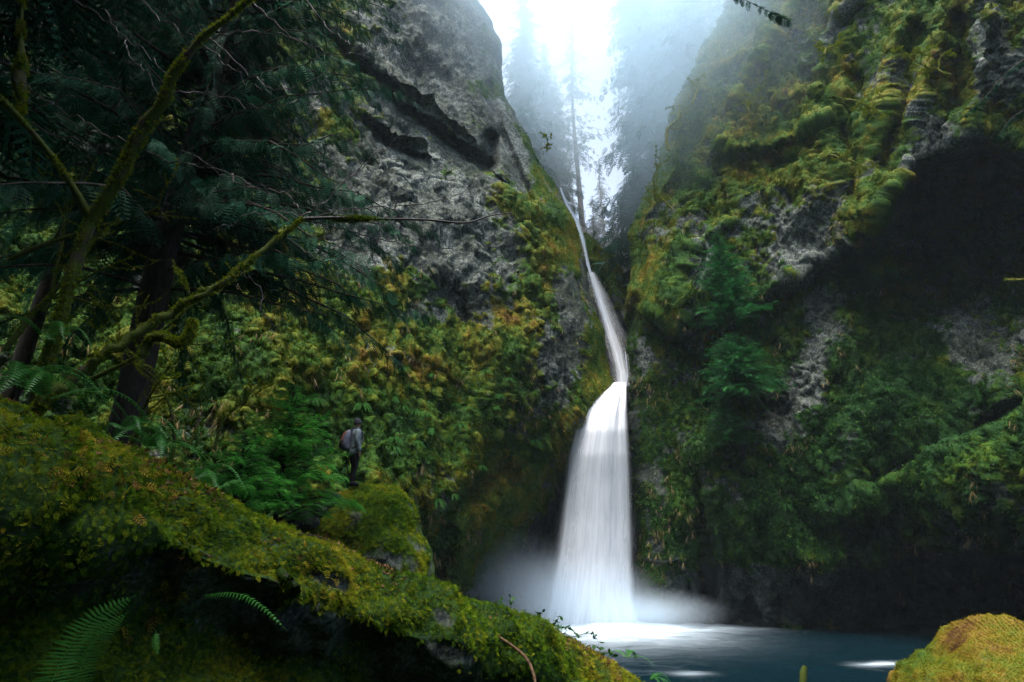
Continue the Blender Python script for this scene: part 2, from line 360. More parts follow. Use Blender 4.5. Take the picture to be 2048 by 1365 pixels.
hue = 0.34 + blobs([(1050,450,120,60,20,0.2),(1070,560,60,80,30,0.16),(900,720,150,60,0,0.22),(980,640,80,60,0,0.3),(760,600,120,60,0,0.05),(1170,800,120,40,-40,0.22),(750,900,300,120,0,-0.04),(300,700,400,300,0,-0.03),(620,720,260,150,0,0.16),(1000,1000,150,80,-45,0.18),(960,180,80,40,0,-0.05)], px, py)
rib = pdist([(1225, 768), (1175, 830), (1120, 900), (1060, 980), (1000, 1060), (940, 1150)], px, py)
wet_shade = np.where(rib[1] < 0, sstep(22, 60, rib[0]), 0) * sstep(780, 860, py) * (px > 880)
mo = mo + 0.35 * (1 - wet_shade) * np.exp(-(rib[0] / 60) ** 2)
left = relief('cliff_left', px, py, Y, mo - 0.5 * wet_shade, hue, wet_shade, 0.75, 0.22, 1, 'tall grey and mossy basalt wall left of the waterfall', crag=0.24, damp=0.12 + 0.88 * sstep(0.0, 130, xr[:, None] - px) + 0 * px)

# right wall
RS = [(1600, -330), (1550, -200), (1490, -60), (1452, 0), (1404, 90), (1354, 200), (1332, 265), (1312, 340), (1278, 405), (1260, 470), (1257, 560), (1250, 640), (1252, 700), (1259, 760), (1257, 850), (1264, 950), (1272, 1100), (1276, 1330)]
xl = interp(RS, rows) + 6 * np.array([vnoise(np.array([r * 0.03, 0, 5])) for r in rows]) + 3 * np.array([vnoise(np.array([r * 0.1, 4, 5])) for r in rows])
s = np.concatenate([np.linspace(0, 1, int(1050 / STEP)), np.linspace(1.004, 1.12, 24)])
x1 = 2330.0
px = x1 + (xl[:, None] - x1) * np.minimum(s, 2 - s)[None, :]
py = np.repeat(rows[:, None], len(s), 1)
RD = [(1260,500,39),(1256,700,38),(1262,900,38.6),(1270,1240,38.6),(1340,300,38),(1400,150,37),(1500,0,36),(1640,-200,35),(1750,-330,37),(1450,500,35),(1300,570,36.6),(1450,700,36),(1450,900,35.6),(1450,1100,35.8),(1450,1250,38.4),
      (1600,300,33.4),(1620,500,33.2),(1600,650,34.1),(1600,900,34.4),(1600,1100,34.6),(1600,1250,36.4),(1800,1250,37),(1800,1330,37),(1450,1330,38.6),(1750,150,30.5),(1750,400,30.5),(1900,100,26),(1900,-330,31),(2048,100,23.5),(2048,-330,28),(2300,100,16),(2300,-330,22),
      (1850,500,33),(1750,620,33.5),(2000,450,30),(2048,700,27),(1850,750,31),(1700,900,32.6),(1950,850,27),(2048,820,23),(2048,950,22.5),(1850,1000,29.5),(2048,1080,24),(1900,1180,33),(2048,1250,32),(2300,500,22),(2300,900,16),(2300,1250,20),(2300,1330,20)]
Y = tps(RD, px, py)
edge = np.clip(s - 0.96, 0, 1)[None, :] / 0.04
Y = Y + 2.0 * (1 - np.sqrt(np.clip(1 - np.clip(edge, 0, 1) ** 2, 0, 1))) + np.clip(s - 1, 0, 1)[None, :] * 180
wob = 10 * vnoise(np.stack([px * 0.02, py * 0.02, px * 0], -1), 8)
O1 = [(1262, 610), (1300, 640), (1350, 652), (1420, 625), (1500, 600), (1560, 572), (1640, 522), (1700, 485), (1750, 450), (1790, 400), (1830, 330), (1900, 285), (1980, 270), (2060, 300), (2330, 330)]
d, sd_, t = pdist(O1, px + wob * 0.5, py + wob)
A = np.interp(px, [1262, 1400, 1540, 1650, 1750, 1850, 2048, 2330], [0.6, 0.8, 0.5, 0.6, 2.0, 6.0, 7.5, 6])
low = sd_ > 0
Y += np.where(low, A * sstep(0, 38, d) * np.exp(-np.clip(d - 30, 0, 999) / np.interp(px, [1400, 1700, 2048], [50, 95, 95])), 0)
Y -= np.where(~low, 1.0 * np.exp(-(d / 40) ** 2), 0)
O2 = [(1500, 1130), (1700, 1140), (1780, 1100), (1850, 1095), (1950, 1115), (2060, 1105), (2330, 1100)]
d, sd_, t = pdist(O2, px, py + wob); Y += np.where(sd_ > 0, np.interp(px, [1500, 1760, 1900, 2330], [0.3, 1.2, 6, 8]) * sstep(0, 22, d), 0)
O3 = [(1700, 1000), (1800, 955), (1900, 905), (1980, 860), (2060, 825), (2330, 760)]       # lip of the mossy ledge: deeper above it
d, sd_, t = pdist(O3, px, py + 0.5 * wob); Y += np.where(sd_ < 0, np.interp(px, [1700, 1850, 2048], [0.2, 3.5, 6]) * sstep(0, 12, d) * np.exp(-d / 160), 0)
for L, a, w in (([(1990, -60), (1965, 120), (1935, 270)], 1.1, 34), ([(1885, -20), (1850, 180), (1822, 280), (1788, 390), (1745, 460)], 1.2, 34), ([(1800, 40), (1765, 200), (1745, 300), (1728, 420)], 0.9, 28),
                ([(1700, -40), (1672, 90), (1640, 180)], 1.2, 20), ([(1560, 200), (1620, 180), (1680, 200), (1730, 270)], 0.5, 30), ([(1600, 0), (1540, 90), (1480, 200), (1440, 330)], 0.9, 30), ([(1470, 300), (1540, 290), (1640, 250)], 1.0, 26),
                ([(1350, 240), (1342, 340), (1300, 430)], 0.8, 18), ([(1480, 420), (1380, 520), (1350, 600)], 0.8, 22), ([(1690, 560), (1800, 540), (1960, 450), (2048, 430)], 1.2, 24)):
    d, _, _ = pdist(L, px + wob, py); Y -= a * np.exp(-d / w * 1.3)
for L, a, w in (([(1665, 60), (1655, 110), (1635, 170)], 1.3, 26), ([(1840, 60), (1805, 200), (1770, 330)], 1.2, 26), ([(1930, 40), (1905, 200)], 1.5, 22), ([(1720, 180), (1700, 260), (1700, 380)], 1.2, 26), ([(1290, 480), (1280, 640)], 0.6, 10),
                ([(1392, 930), (1410, 1050), (1420, 1200)], 1.8, 10), ([(1790, 980), (1792, 1080)], 1.0, 8), ([(1430, 330), (1460, 420)], 0.8, 16), ([(1540, 330), (1600, 330)], 1.2, 16), ([(1500, 1180), (1510, 1230)], .8, 20), ([(1252, 660), (1272, 600)], 1.3, 10)):
    d, _, _ = pdist(L, px, py + wob); Y += a * np.exp(-(d / w) ** 2)
rockb = [(1600,500,60,50,-20,-0.8),(1570,420,40,40,0,-0.5),(1400,560,35,40,0,-0.9),(1330,480,40,50,0,-0.5),(1400,200,50,60,0,-0.35),(1630,600,25,30,0,-0.8),(1640,680,30,70,8,-0.9),(1610,790,45,55,0,-0.8),(1560,850,50,45,0,-0.8),(1300,700,8,8,0,0),
         (1980,650,90,60,-20,-0.8),(2000,750,70,40,-30,-0.6),(2000,120,50,90,0,-0.6),(1860,350,60,50,0,-0.7),(1900,290,80,40,0,-0.4),(1500,440,30,40,0,-0.4),(1870,450,120,90,-20,-0.3),(1600,1190,260,60,0,-0.8),(1450,760,30,25,0,-0.4),(1700,850,30,40,0,-0.4),
         (1290,590,40,60,0,0.6),(1560,280,150,90,-20,0.4),(1900,900,160,60,-30,0.6),(1500,1050,230,80,0,0.25),(1900,1180,150,60,0,-0.6),(1340,260,60,80,0,0.35)]
mo = 0.80 + blobs(rockb, px, py)
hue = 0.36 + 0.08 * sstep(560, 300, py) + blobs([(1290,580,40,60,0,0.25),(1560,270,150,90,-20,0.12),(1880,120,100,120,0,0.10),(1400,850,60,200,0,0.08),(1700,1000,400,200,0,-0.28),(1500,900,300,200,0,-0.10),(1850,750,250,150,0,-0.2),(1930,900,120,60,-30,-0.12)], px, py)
wet_shade = np.clip(blobs([(1330,1230,120,90,0,0.9),(1600,1230,300,70,0,0.7),(1268,1000,14,260,0,0.9),(1890,430,80,60,-20,0.5),(1950,1190,200,60,0,1.2),(1420,1100,10,120,0,0.6)], px, py), 0, 1)  # wet rock, plus a dark blob painting shade into the cave under the overhang
right = relief('cliff_right', px, py, Y, mo - 0.3 * wet_shade, hue, wet_shade, 0.9, 0.15, 60, 'overhanging mossy rock wall right of the waterfall', facet=0.25, damp=(0.12 + 0.88 * sstep(0.0, 130, px - xl[:, None]) + 0 * px) * (1 - 0.75 * np.clip(blobs([(1758, 120, 48, 120, 8, 1), (1745, 350, 40, 90, 0, 0.6), (1830, 120, 30, 90, 0, 0.5)], px, py), 0, 1)))

# spur behind the upper cascade
SP = [(1040, 330), (1085, 372), (1120, 400), (1150, 455), (1172, 470), (1200, 492), (1225, 512), (1245, 540), (1258, 575), (1275, 600), (1330, 640)]
cols = np.arange(1040, 1332, 2.6); t = np.concatenate([np.linspace(-0.12, 0, 16), np.linspace(0.004, 1, 190)])
top = np.interp(cols, [a for a, b in SP], [b for a, b in SP]) + 4 * np.array([vnoise(np.array([c * 0.08, 1.0, 0])) for c in cols])
px = np.repeat(cols[None], len(t), 0); py = top[None] + (1000 - top[None]) * np.abs(t)[:, None]
Y = 47.5 - 3.0 * sstep(0, 0.5, t)[:, None] + 0 * px + np.where(t < 0, -t, 0)[:, None] * 180 + 1.6 * (1 - np.sqrt(np.clip(1 - (1 - np.clip(t, 0, 0.06) / 0.06) ** 2, 0, 1)))[:, None]
d, _, _ = pdist([(1165, 470), (1180, 520), (1220, 560), (1250, 640)], px, py); Y -= 1.2 * np.exp(-(d / 14) ** 2)
Y -= (1275 - px).clip(0, 200) * 0.0 + 1.2 * sstep(1210, 1262, px)
wet_shade = sstep(560, 680, py) * 0.9
spur = relief('cliff_spur', px, py, Y, 0.85 - 0.7 * wet_shade, 0.45 + 0 * px, wet_shade, 0.35, 0.2, 90, 'mossy spur behind the thin upper cascade')

# ------------------------------------------------------------------ ground, slope behind the gap, added unseen rise behind the camera
def gz(x, y):
    x = np.asarray(x, float); y = np.asarray(y, float)
    z = -1.6 + 5.3 * sstep(0.5, -4.5, x) + 0.36 * np.clip(-x - 4.5, 0, 60) + 0.02 * np.clip(y - 10, 0, 30)
    z = z + np.clip(2.4 * (-6 - y), 0, 48)  # unseen steep rise behind the camera, added to block frontal skylight
    z = z - 1.5 * sstep(18, 30, y) * sstep(-9, -4, x)
    far = sstep(46, 60, y)
    return z * (1 - far) + far * (24 + 0.6 * np.clip(y - 50, 0, 200) + 0.10 * np.abs(x - 3))
xs = np.concatenate([np.linspace(-400, -40, 24), np.linspace(-36, 36, 180), np.linspace(40, 400, 24)])
ys = np.concatenate([np.linspace(-200, -12, 14), np.linspace(-10, 60, 180), np.linspace(64, 400, 60)])
XX, YY = np.meshgrid(xs, ys); ZZ = gz(XX, YY)
G = np.stack([XX, YY, ZZ], -1); G[..., 2] += 0.3 * fbm(G * 0.5, 3, 5) + 0.08 * fbm(G * 2, 3, 6)
gr = mesh('ground', G.reshape(-1, 3), gridfaces(*XX.shape), M['near_rock'], None, {'moss': 0.75 + 0 * XX, 'hue': 0.3 + 0.2 * fbm(G * 0.8, 3, 8), 'wet_shade': 0.35 + 0 * XX})
tag(gr, 'dark mossy forest floor, with an unseen rise added behind the camera', None, None, 'structure')

# ------------------------------------------------------------------ water
m, nt, b = newmat('pool_water')
tc = nt.nodes.new('ShaderNodeTexCoord'); mp = nt.nodes.new('ShaderNodeMapping'); nt.links.new(tc.outputs['Object'], mp.inputs[0])
mp.inputs['Rotation'].default_value = (0, 0, rad(12)); mp.inputs['Scale'].default_value = (0.35, 1.3, 1)
nn = noise(nt, 1.5, 5, 0.65, mp.outputs[0]); n2 = noise(nt, 0.55, 3, 0.6, mp.outputs[0])
foam = attr(nt, 'foam')
n3 = noise(nt, 1.1, 2, 0.5, mp.outputs[0], 1.2)
fm = mth(nt, 'ADD', foam, mth(nt, 'MULTIPLY', mth(nt, 'SUBTRACT', nn, 0.5), mth(nt, 'ADD', 0.0, mth(nt, 'MULTIPLY', foam, 2.4))), clamp=True)
spk = ramp(nt, n3, [(0.72, (0, 0, 0)), (0.80, (0.6, 0.6, 0.6))])
fm = mth(nt, 'ADD', fm, mth(nt, 'MULTIPLY', spk, 0.3), clamp=True)
nt.links.new(mixc(nt, fm, (0.001, 0.006, 0.009), (0.48, 0.58, 0.66)), b.inputs['Base Color'])
nt.links.new(mth(nt, 'ADD', 0.05, mth(nt, 'MULTIPLY', fm, 0.5)), b.inputs['Roughness']); b.inputs['Specular IOR Level'].default_value = 0.06; b.inputs['IOR'].default_value = 1.06
bump(nt, b, nn, 0.22, 0.10)
xs = np.linspace(-9, 60, 420); ys = np.linspace(-14, 46, 360); XX, YY = np.meshgrid(xs, ys)
c = unproj(1185, 1240, 38.6)
dd = np.hypot((XX - c[0] - 0.6) * 0.6, (YY - c[1] + 2.0) * 0.55)
foam = 1.05 * np.exp(-(dd / 2.6) ** 2) + 0.55 * np.exp(-np.hypot((XX - c[0] - 4) * 0.36, (YY - c[1] + 1.6)) ** 2 / 2.2)
b2 = unproj(1770, 1322, 26.0); foam += 0.55 * np.exp(-(np.hypot((XX - b2[0]) * 1.1, (YY - b2[1]) * 2.4)) ** 2)
b2 = unproj(1380, 1345, 24.3); foam += 0.3 * np.exp(-(np.hypot((XX - b2[0]) * 1.6, (YY - b2[1]) * 2.4)) ** 2)
ZZ = 0.06 * fbm(np.stack([XX * 0.8, YY * 1.6, 0 * XX], -1), 3, 4) + 0.35 * np.exp(-(dd / 1.7) ** 2)
w = mesh('water', np.stack([XX, YY, ZZ], -1).reshape(-1, 3), gridfaces(*XX.shape), m, None, {'foam': foam})
tag(w, 'dark teal plunge pool with white foam below the fall', None, None, 'structure')

# ------------------------------------------------------------------ waterfalls
def fallmat(name, dens, edge0, edge1, streak, col=(0.88, 0.91, 0.96)):
    m, nt, b = newmat(name); uvn = nt.nodes.new('ShaderNodeUVMap'); mp = nt.nodes.new('ShaderNodeMapping'); nt.links.new(uvn.outputs[0], mp.inputs[0])
    mp.inputs['Scale'].default_value = (streak, 1.1, 1); n = noise(nt, 1.0, 6, 0.62, mp.outputs[0], 0.15)
    mp2 = nt.nodes.new('ShaderNodeMapping'); nt.links.new(uvn.outputs[0], mp2.inputs[0]); mp2.inputs['Scale'].default_value = (streak * 0.3, 0.5, 1); nb = noise(nt, 1.0, 3, 0.5, mp2.outputs[0])
    e = attr(nt, 'edge')
    a = mth(nt, 'ADD', mth(nt, 'MULTIPLY', e, dens), mth(nt, 'MULTIPLY', mth(nt, 'SUBTRACT', n, 0.5), 0.9))
    a = mth(nt, 'ADD', a, mth(nt, 'MULTIPLY', mth(nt, 'SUBTRACT', nb, 0.5), 0.8))
    a = mth(nt, 'MULTIPLY', mth(nt, 'SMOOTH_MIN', a, 1.0, 0.2), ramp(nt, e, [(edge0, (0, 0, 0)), (edge1, (1, 1, 1))]), clamp=True)
    nt.links.new(a, b.inputs['Alpha']); nt.links.new(mixc(nt, n, (0.86, 0.90, 0.95), col), b.inputs['Base Color']); b.inputs['Roughness'].default_value = 0.7
    bump(nt, b, n, 0.2, 0.06)
    t = nt.nodes.new('ShaderNodeBsdfTranslucent'); t.inputs[0].default_value = (*col, 1)
    tr = nt.nodes.new('ShaderNodeBsdfTransparent'); mt = nt.nodes.new('ShaderNodeMixShader'); nt.links.new(a, mt.inputs[0]); nt.links.new(tr.outputs[0], mt.inputs[1]); nt.links.new(t.outputs[0], mt.inputs[2])
    mx = nt.nodes.new('ShaderNodeMixShader'); mx.inputs[0].default_value = 0.3
    nt.links.new(b.outputs[0], mx.inputs[1]); nt.links.new(mt.outputs[0], mx.inputs[2]); nt.links.new(mx.outputs[0], nt.nodes['Material Output'].inputs[0])
    return m
def ribbon(name, rowsd, mat, parent, bulge=0.4, off=0.0, n=40, m=120, seed=0, grow=0.0):
    """rowsd: (py, xl, xr, Y)"""
    R = np.array(rowsd, float); yy = np.linspace(R[0, 0], R[-1, 0], m)
    l = np.interp(yy, R[:, 0], R[:, 1]); r = np.interp(yy, R[:, 0], R[:, 2]); Yv = np.interp(yy, R[:, 0], R[:, 3])
    for a in (l, r, Yv):
        for _ in range(3): a[1:-1] = (a[:-2] + a[1:-1] * 2 + a[2:]) / 4
    l = l - grow * (r - l) - 3 * grow; r = r + grow * (r - l) + 3 * grow
    u = np.linspace(0, 1, n); px = l[:, None] + (r - l)[:, None] * u; py = np.repeat(yy[:, None], n, 1)
    Yg = Yv[:, None] - bulge * np.sin(math.pi * u)[None] - off
    G = unproj(px, py, Yg); st = fbm(np.stack([u[None] * 14 + 0 * py, py * 0.004, 0 * py + seed], -1), 3, seed)
    G[..., 1] -= 0.10 * st
    e = np.minimum(u, 1 - u)[None] * 2 + 0 * py
    e = np.minimum(1, e * 1.0); e = e * sstep(-0.5, 6, (py - yy[0])) 
    world = np.linalg.norm(np.diff(G[:, n // 2], axis=0), axis=1); vv = np.concatenate([[0], np.cumsum(world)])
    ww = np.linalg.norm(G[:, -1] - G[:, 0], axis=1).mean()
    uv = np.stack([(u * ww)[None] + 0 * py + seed, 0 * px + vv[:, None] * 0.25], -1).reshape(-1, 2)
    return mesh(name, G.reshape(-1, 3), gridfaces(m, n), mat, parent, {'edge': e}, uv=uv)
M['fall_core'] = fallmat('fall_core', 5.0, 0.0, 0.14, 3.2)
M['fall_veil'] = fallmat('fall_veil', 0.75, 0.0, 0.45, 5.0)
MAIN = [(764, 1226, 1253, 39.7), (775, 1213, 1254, 38.4), (790, 1194, 1255, 37.4), (820, 1168, 1256, 36.7), (860, 1147, 1258, 36.4), (910, 1134, 1261, 36.5), (960, 1127, 1264, 36.8), (1040, 1117, 1267, 37.2), (1120, 1105, 1269, 37.5), (1200, 1092, 1272, 37.7), (1262, 1070, 1284, 37.8)]
wf = empty('waterfall', unproj(1185, 1255, 38.5), 'broad white veil of water falling into the dark pool', 'waterfall')
ribbon('water_core', MAIN, M['fall_core'], wf, 0.8, 0, 60, 160, 1)
ribbon('water_veil', MAIN, M['fall_veil'], wf, 1.0, 0.3, 60, 160, 2, 0.05)
UP = [(371, 1117, 1122, 46), (385, 1119, 1129, 45.8), (410, 1126, 1142, 45.6), (440, 1140, 1162, 45.3), (480, 1158, 1172, 44.8), (520, 1166, 1180, 44.3), (541, 1174, 1184, 44.0), (560, 1178, 1192, 43.7), (590, 1186, 1206, 43.3), (630, 1198, 1220, 42.8), (670, 1208, 1236, 42.3), (710, 1220, 1250, 41.6), (745, 1230, 1256, 40.9), (772, 1234, 1254, 40.3)]
uf = empty('upper_cascade', unproj(1244, 770, 41), 'thin slanting upper cascade in the narrow rock slot above the broad fall', 'waterfall')
M['fall_thin'] = fallmat('fall_thin', 0.66, 0.0, 0.6, 4.0, (0.66, 0.79, 0.95)); M['fall_thin2'] = fallmat('fall_thin_veil', 0.45, 0.0, 0.7, 6.0)
ribbon('water_core', UP, M['fall_thin'], uf, 0.3, 0, 24, 160, 3)
ribbon('water_veil', UP[6:], M['fall_thin2'], uf, 0.4, 0.25, 24, 160, 5, 0.45)
ribbon('side_trickle', [(700, 1249, 1252, 41.2), (730, 1251, 1256, 40.8), (752, 1252, 1259, 40.4), (775, 1246, 1256, 40.0)], M['fall_thin'], uf, 0.1, 0, 10, 40, 7)

# ------------------------------------------------------------------ near mossy bank
BK = [(-420,640,1.9),(-200,745,2.2),(0,842,2.6),(200,885,2.9),(330,945,3.2),(430,992,3.45),(500,1035,3.7),(640,1085,4.1),(760,1140,4.5),(850,1185,4.9),(900,1198,5.2),(1000,1225,5.7),(1080,1252,6.1),(1180,1303,6.4),(1280,1368,6.7),(1400,1450,7.0),(1640,1680,7.6)]
cr = np.array([unproj(*q) for q in BK]) - [0, 0, 0.035]; cr = catmull(cr, 10)
L = np.concatenate([[0], np.cumsum(np.linalg.norm(np.diff(cr, axis=0), axis=1))]); ns = int(L[-1] / 0.022)
cr = np.stack([np.interp(np.linspace(0, L[-1], ns), L, cr[:, k]) for k in range(3)], -1)
tg = nrm(np.gradient(cr, axis=0) * np.array([1, 1, 0])); side = np.stack([tg[:, 1], -tg[:, 0], 0 * tg[:, 0]], -1)   # towards the camera
side = side * np.sign(-(side[:, 1:2]) * 1.0 + 1e-6)
PA = [(-3.0,-4.5),(-1.6,-2.2),(-0.8,-0.75),(-0.35,-0.16),(0,0),(0.20,-0.05),(0.40,-0.17),(0.52,-0.33),(0.50,-0.46),(0.32,-0.55),(0.18,-0.68),(0.20,-0.85),(0.38,-1.05),(0.7,-2.2),(1.0,-4.5)]
PB = [(-3.0,-4.8),(-1.6,-3.0),(-0.8,-1.5),(-0.3,-0.30),(0,0),(0.30,-0.09),(0.62,-0.22),(0.95,-0.38),(1.25,-0.56),(1.55,-0.76),(1.9,-1.0),(2.3,-1.3),(2.7,-1.7),(3.1,-2.4),(3.5,-4.6)]
m_ = 190
def prof(pf):
    c = catmull(pf, 8); l = np.concatenate([[0], np.cumsum(np.linalg.norm(np.diff(c, axis=0), axis=1))])
    tt = np.linspace(0, 1, len(PA) * 8 - 7); k = np.linspace(0, 1, len(c)); q = np.linspace(0, 1, m_)
    q = q + 0.06 * np.sin(2 * math.pi * q)
    return np.stack([np.interp(q, k, c[:, 0]), np.interp(q, k, c[:, 1])], -1)
pa, pb = prof(PA), prof(PB)
mixv = sstep(0.52, 0.80, np.linspace(0, 1, ns))[:, None, None]; pf = pa[None] * (1 - mixv) + pb[None] * mixv
G = cr[:, None] + side[:, None] * pf[..., 0:1] + np.array([0, 0, 1.0]) * pf[..., 1:2]
n = gridnormals(G, G.mean((0, 1)) + np.array([0, -3, 30]))
nb_ = np.cross(np.gradient(G, axis=1), np.gradient(G, axis=0)); nb_ = nrm(nb_); k = int(m_ * 0.28)
if nb_[:, k, 2].mean() < 0: nb_ = -nb_
damp = 0.08 + 0.92 * sstep(0.05, 0.45, np.abs(pf[..., 0]))
dd = (0.16 * fbm(G * 1.3, 3, 3) + 0.08 * fbm(G * 3.5, 3, 4)) * damp
G = G + nb_ * dd[..., None]
up = nb_[..., 2]
mo = 0.74 + 0.42 * up + 0.28 * fbm(G * 1.6, 3, 12); 
scr = (G - CAM); fy = scr[..., 1] * math.cos(PITCH) + scr[..., 2] * math.sin(PITCH); uy = -scr[..., 1] * math.sin(PITCH) + scr[..., 2] * math.cos(PITCH)
spx = 1024 + F * scr[..., 0] / fy; spy = 682.5 - F * uy / fy
mo = mo + blobs([(665,1168,50,14,18,-0.9),(880,1238,26,16,40,-0.7),(900,1300,40,14,20,-0.5),(312,945,16,8,30,-0.8),(540,1095,30,8,10,-0.5)], spx, spy) * (fy > 0)
f1, f2, cid = worley(G * 7.0, 5)
mm = sstep(0.3, 0.6, mo); G = G + nb_ * (mm * (0.035 * np.sqrt(np.clip(1 - f1 ** 2, 0, 1)) + 0.012 * fbm(G * 16, 2, 7)) + (1 - mm) * 0.02 * (f2 - f1))[..., None]
hue = 0.42 + 0.25 * fbm(G * 1.1, 3, 14) + 0.15 * fbm(G * 6, 2, 15)
bank = dict(G=G, N=nb_, moss=mo, mm=mm, hue=hue, px=spx, py=spy)
o = mesh('bank', G.reshape(-1, 3), gridfaces(ns, m_), M['near_rock'], None, {'moss': mo, 'hue': np.clip(hue * 0.8, 0, 1), 'wet_shade': 0.25 + 0 * mo})
tag(o, 'moss-covered rocky bank sloping down across the foreground', None, None, 'structure')
# ------------------------------------------------------------------ moss, grass and small plants on the walls
M['moss'] = leafmat('moss_tufts', [(0.0, (0.008, 0.038, 0.003)), (0.3, (0.034, 0.082, 0.004)), (0.6, (0.115, 0.125, 0.005)), (0.85, (0.19, 0.135, 0.010)), (1.0, (0.08, 0.038, 0.012))], 0.8, 0.3, 0.1)
M['lit_moss'] = leafmat('lit_moss', [(0.0, (0.014, 0.05, 0.004)), (0.3, (0.075, 0.14, 0.006)), (0.6, (0.20, 0.21, 0.010)), (0.85, (0.25, 0.17, 0.02)), (1.0, (0.17, 0.08, 0.03))], 0.8, 0.3, 0.1)  # brighter copy of the moss colours; sunlight on the crest painted in
M['leaf'] = leafmat('small_leaves', [(0, (0.006, 0.038, 0.005)), (0.6, (0.016, 0.075, 0.008)), (1, (0.065, 0.14, 0.013))], 0.5, 0.3, 0.35)
M['drygrass'] = leafmat('dry_grass', [(0, (0.08, 0.08, 0.028)), (0.6, (0.20, 0.155, 0.07)), (1, (0.28, 0.22, 0.12))], 0.8, 0.3, 0.1)
M['fern'] = leafmat('fern_leaf', [(0, (0.010, 0.055, 0.010)), (0.7, (0.025, 0.12, 0.018)), (1, (0.07, 0.2, 0.03))], 0.4, 0.25, 0.45)
M['shaded_fern'] = leafmat('shaded_fern_leaf', [(0, (0.003, 0.016, 0.003)), (1, (0.008, 0.04, 0.006))], 0.7, 0.15, 0.05)  # darker copy of the fern colours, with the corner's shade painted in
M['wall_fern'] = leafmat('wall_fern_leaf', [(0, (0.006, 0.034, 0.005)), (1, (0.02, 0.08, 0.012))], 0.7, 0.2, 0.1)
M['hemlock'] = leafmat('hemlock_needles', [(0, (0.003, 0.022, 0.012)), (0.6, (0.008, 0.048, 0.026)), (1, (0.018, 0.085, 0.045))], 0.65, 0.25, 0.12)
M['hemlock_green'] = leafmat('young_hemlock_needles', [(0, (0.02, 0.12, 0.012)), (0.6, (0.05, 0.26, 0.03)), (1, (0.13, 0.42, 0.06))], 0.5, 0.5, 0.2)
M['wall_hemlock'] = leafmat('wall_hemlock_needles', [(0, (0.006, 0.055, 0.012)), (0.6, (0.016, 0.12, 0.024)), (1, (0.045, 0.20, 0.045))], 0.5, 0.3, 0.3)
def barkmat(name, c0, c1, sc=14, mossy=0.0):
    m, nt, b = newmat(name); tc = nt.nodes.new('ShaderNodeTexCoord'); mp = nt.nodes.new('ShaderNodeMapping'); nt.links.new(tc.outputs['Object'], mp.inputs[0]); mp.inputs['Scale'].default_value = (1, 1, 0.25)
    n = noise(nt, sc, 5, 0.7, mp.outputs[0]); col = ramp(nt, n, [(0.35, c0), (0.7, c1)])
    if mossy: col = mixc(nt, ramp(nt, noise(nt, 3.0, 4, 0.7), [(0.62 - mossy * 0.3, (0, 0, 0)), (0.68 - mossy * 0.25, (1, 1, 1))]), col, (0.035, 0.05, 0.007))
    nt.links.new(col, b.inputs['Base Color']); b.inputs['Roughness'].default_value = 0.85; bump(nt, b, n, 0.8, 0.02); return m
M['bark'] = barkmat('dark_bark', (0.008, 0.008, 0.007), (0.045, 0.038, 0.03))
M['bark_pale'] = barkmat('pale_bark', (0.06, 0.05, 0.045), (0.20, 0.17, 0.14), 5)
M['bark_moss'] = barkmat('mossy_bark', (0.012, 0.011, 0.009), (0.07, 0.055, 0.04), 20, 0.9)
M['twig'] = barkmat('wet_twig', (0.01, 0.01, 0.011), (0.045, 0.04, 0.042), 30); M['twig'].node_tree.nodes['Principled BSDF'].inputs['Roughness'].default_value = 0.35
M['deadwood'] = barkmat('dead_wood', (0.03, 0.02, 0.012), (0.13, 0.08, 0.045), 25)
DOWN = np.array([0, 0, -1.0]); UPV = np.array([0, 0, 1.0])
def pick(R, n, w):
    ok = (R['px'] > -60) & (R['px'] < 2110) & (R['py'] > -60) & (R['py'] < 1330)
    w = np.where(ok, w, 0).ravel(); w = w / w.sum(); i = rng.choice(len(w), n, p=w)
    g = R['G'].reshape(-1, 3)[i]; nn = R['N'].reshape(-1, 3)[i]
    return i, g, nn
TUFT3 = T_tuft(3, 0.8, 0.16, 2)
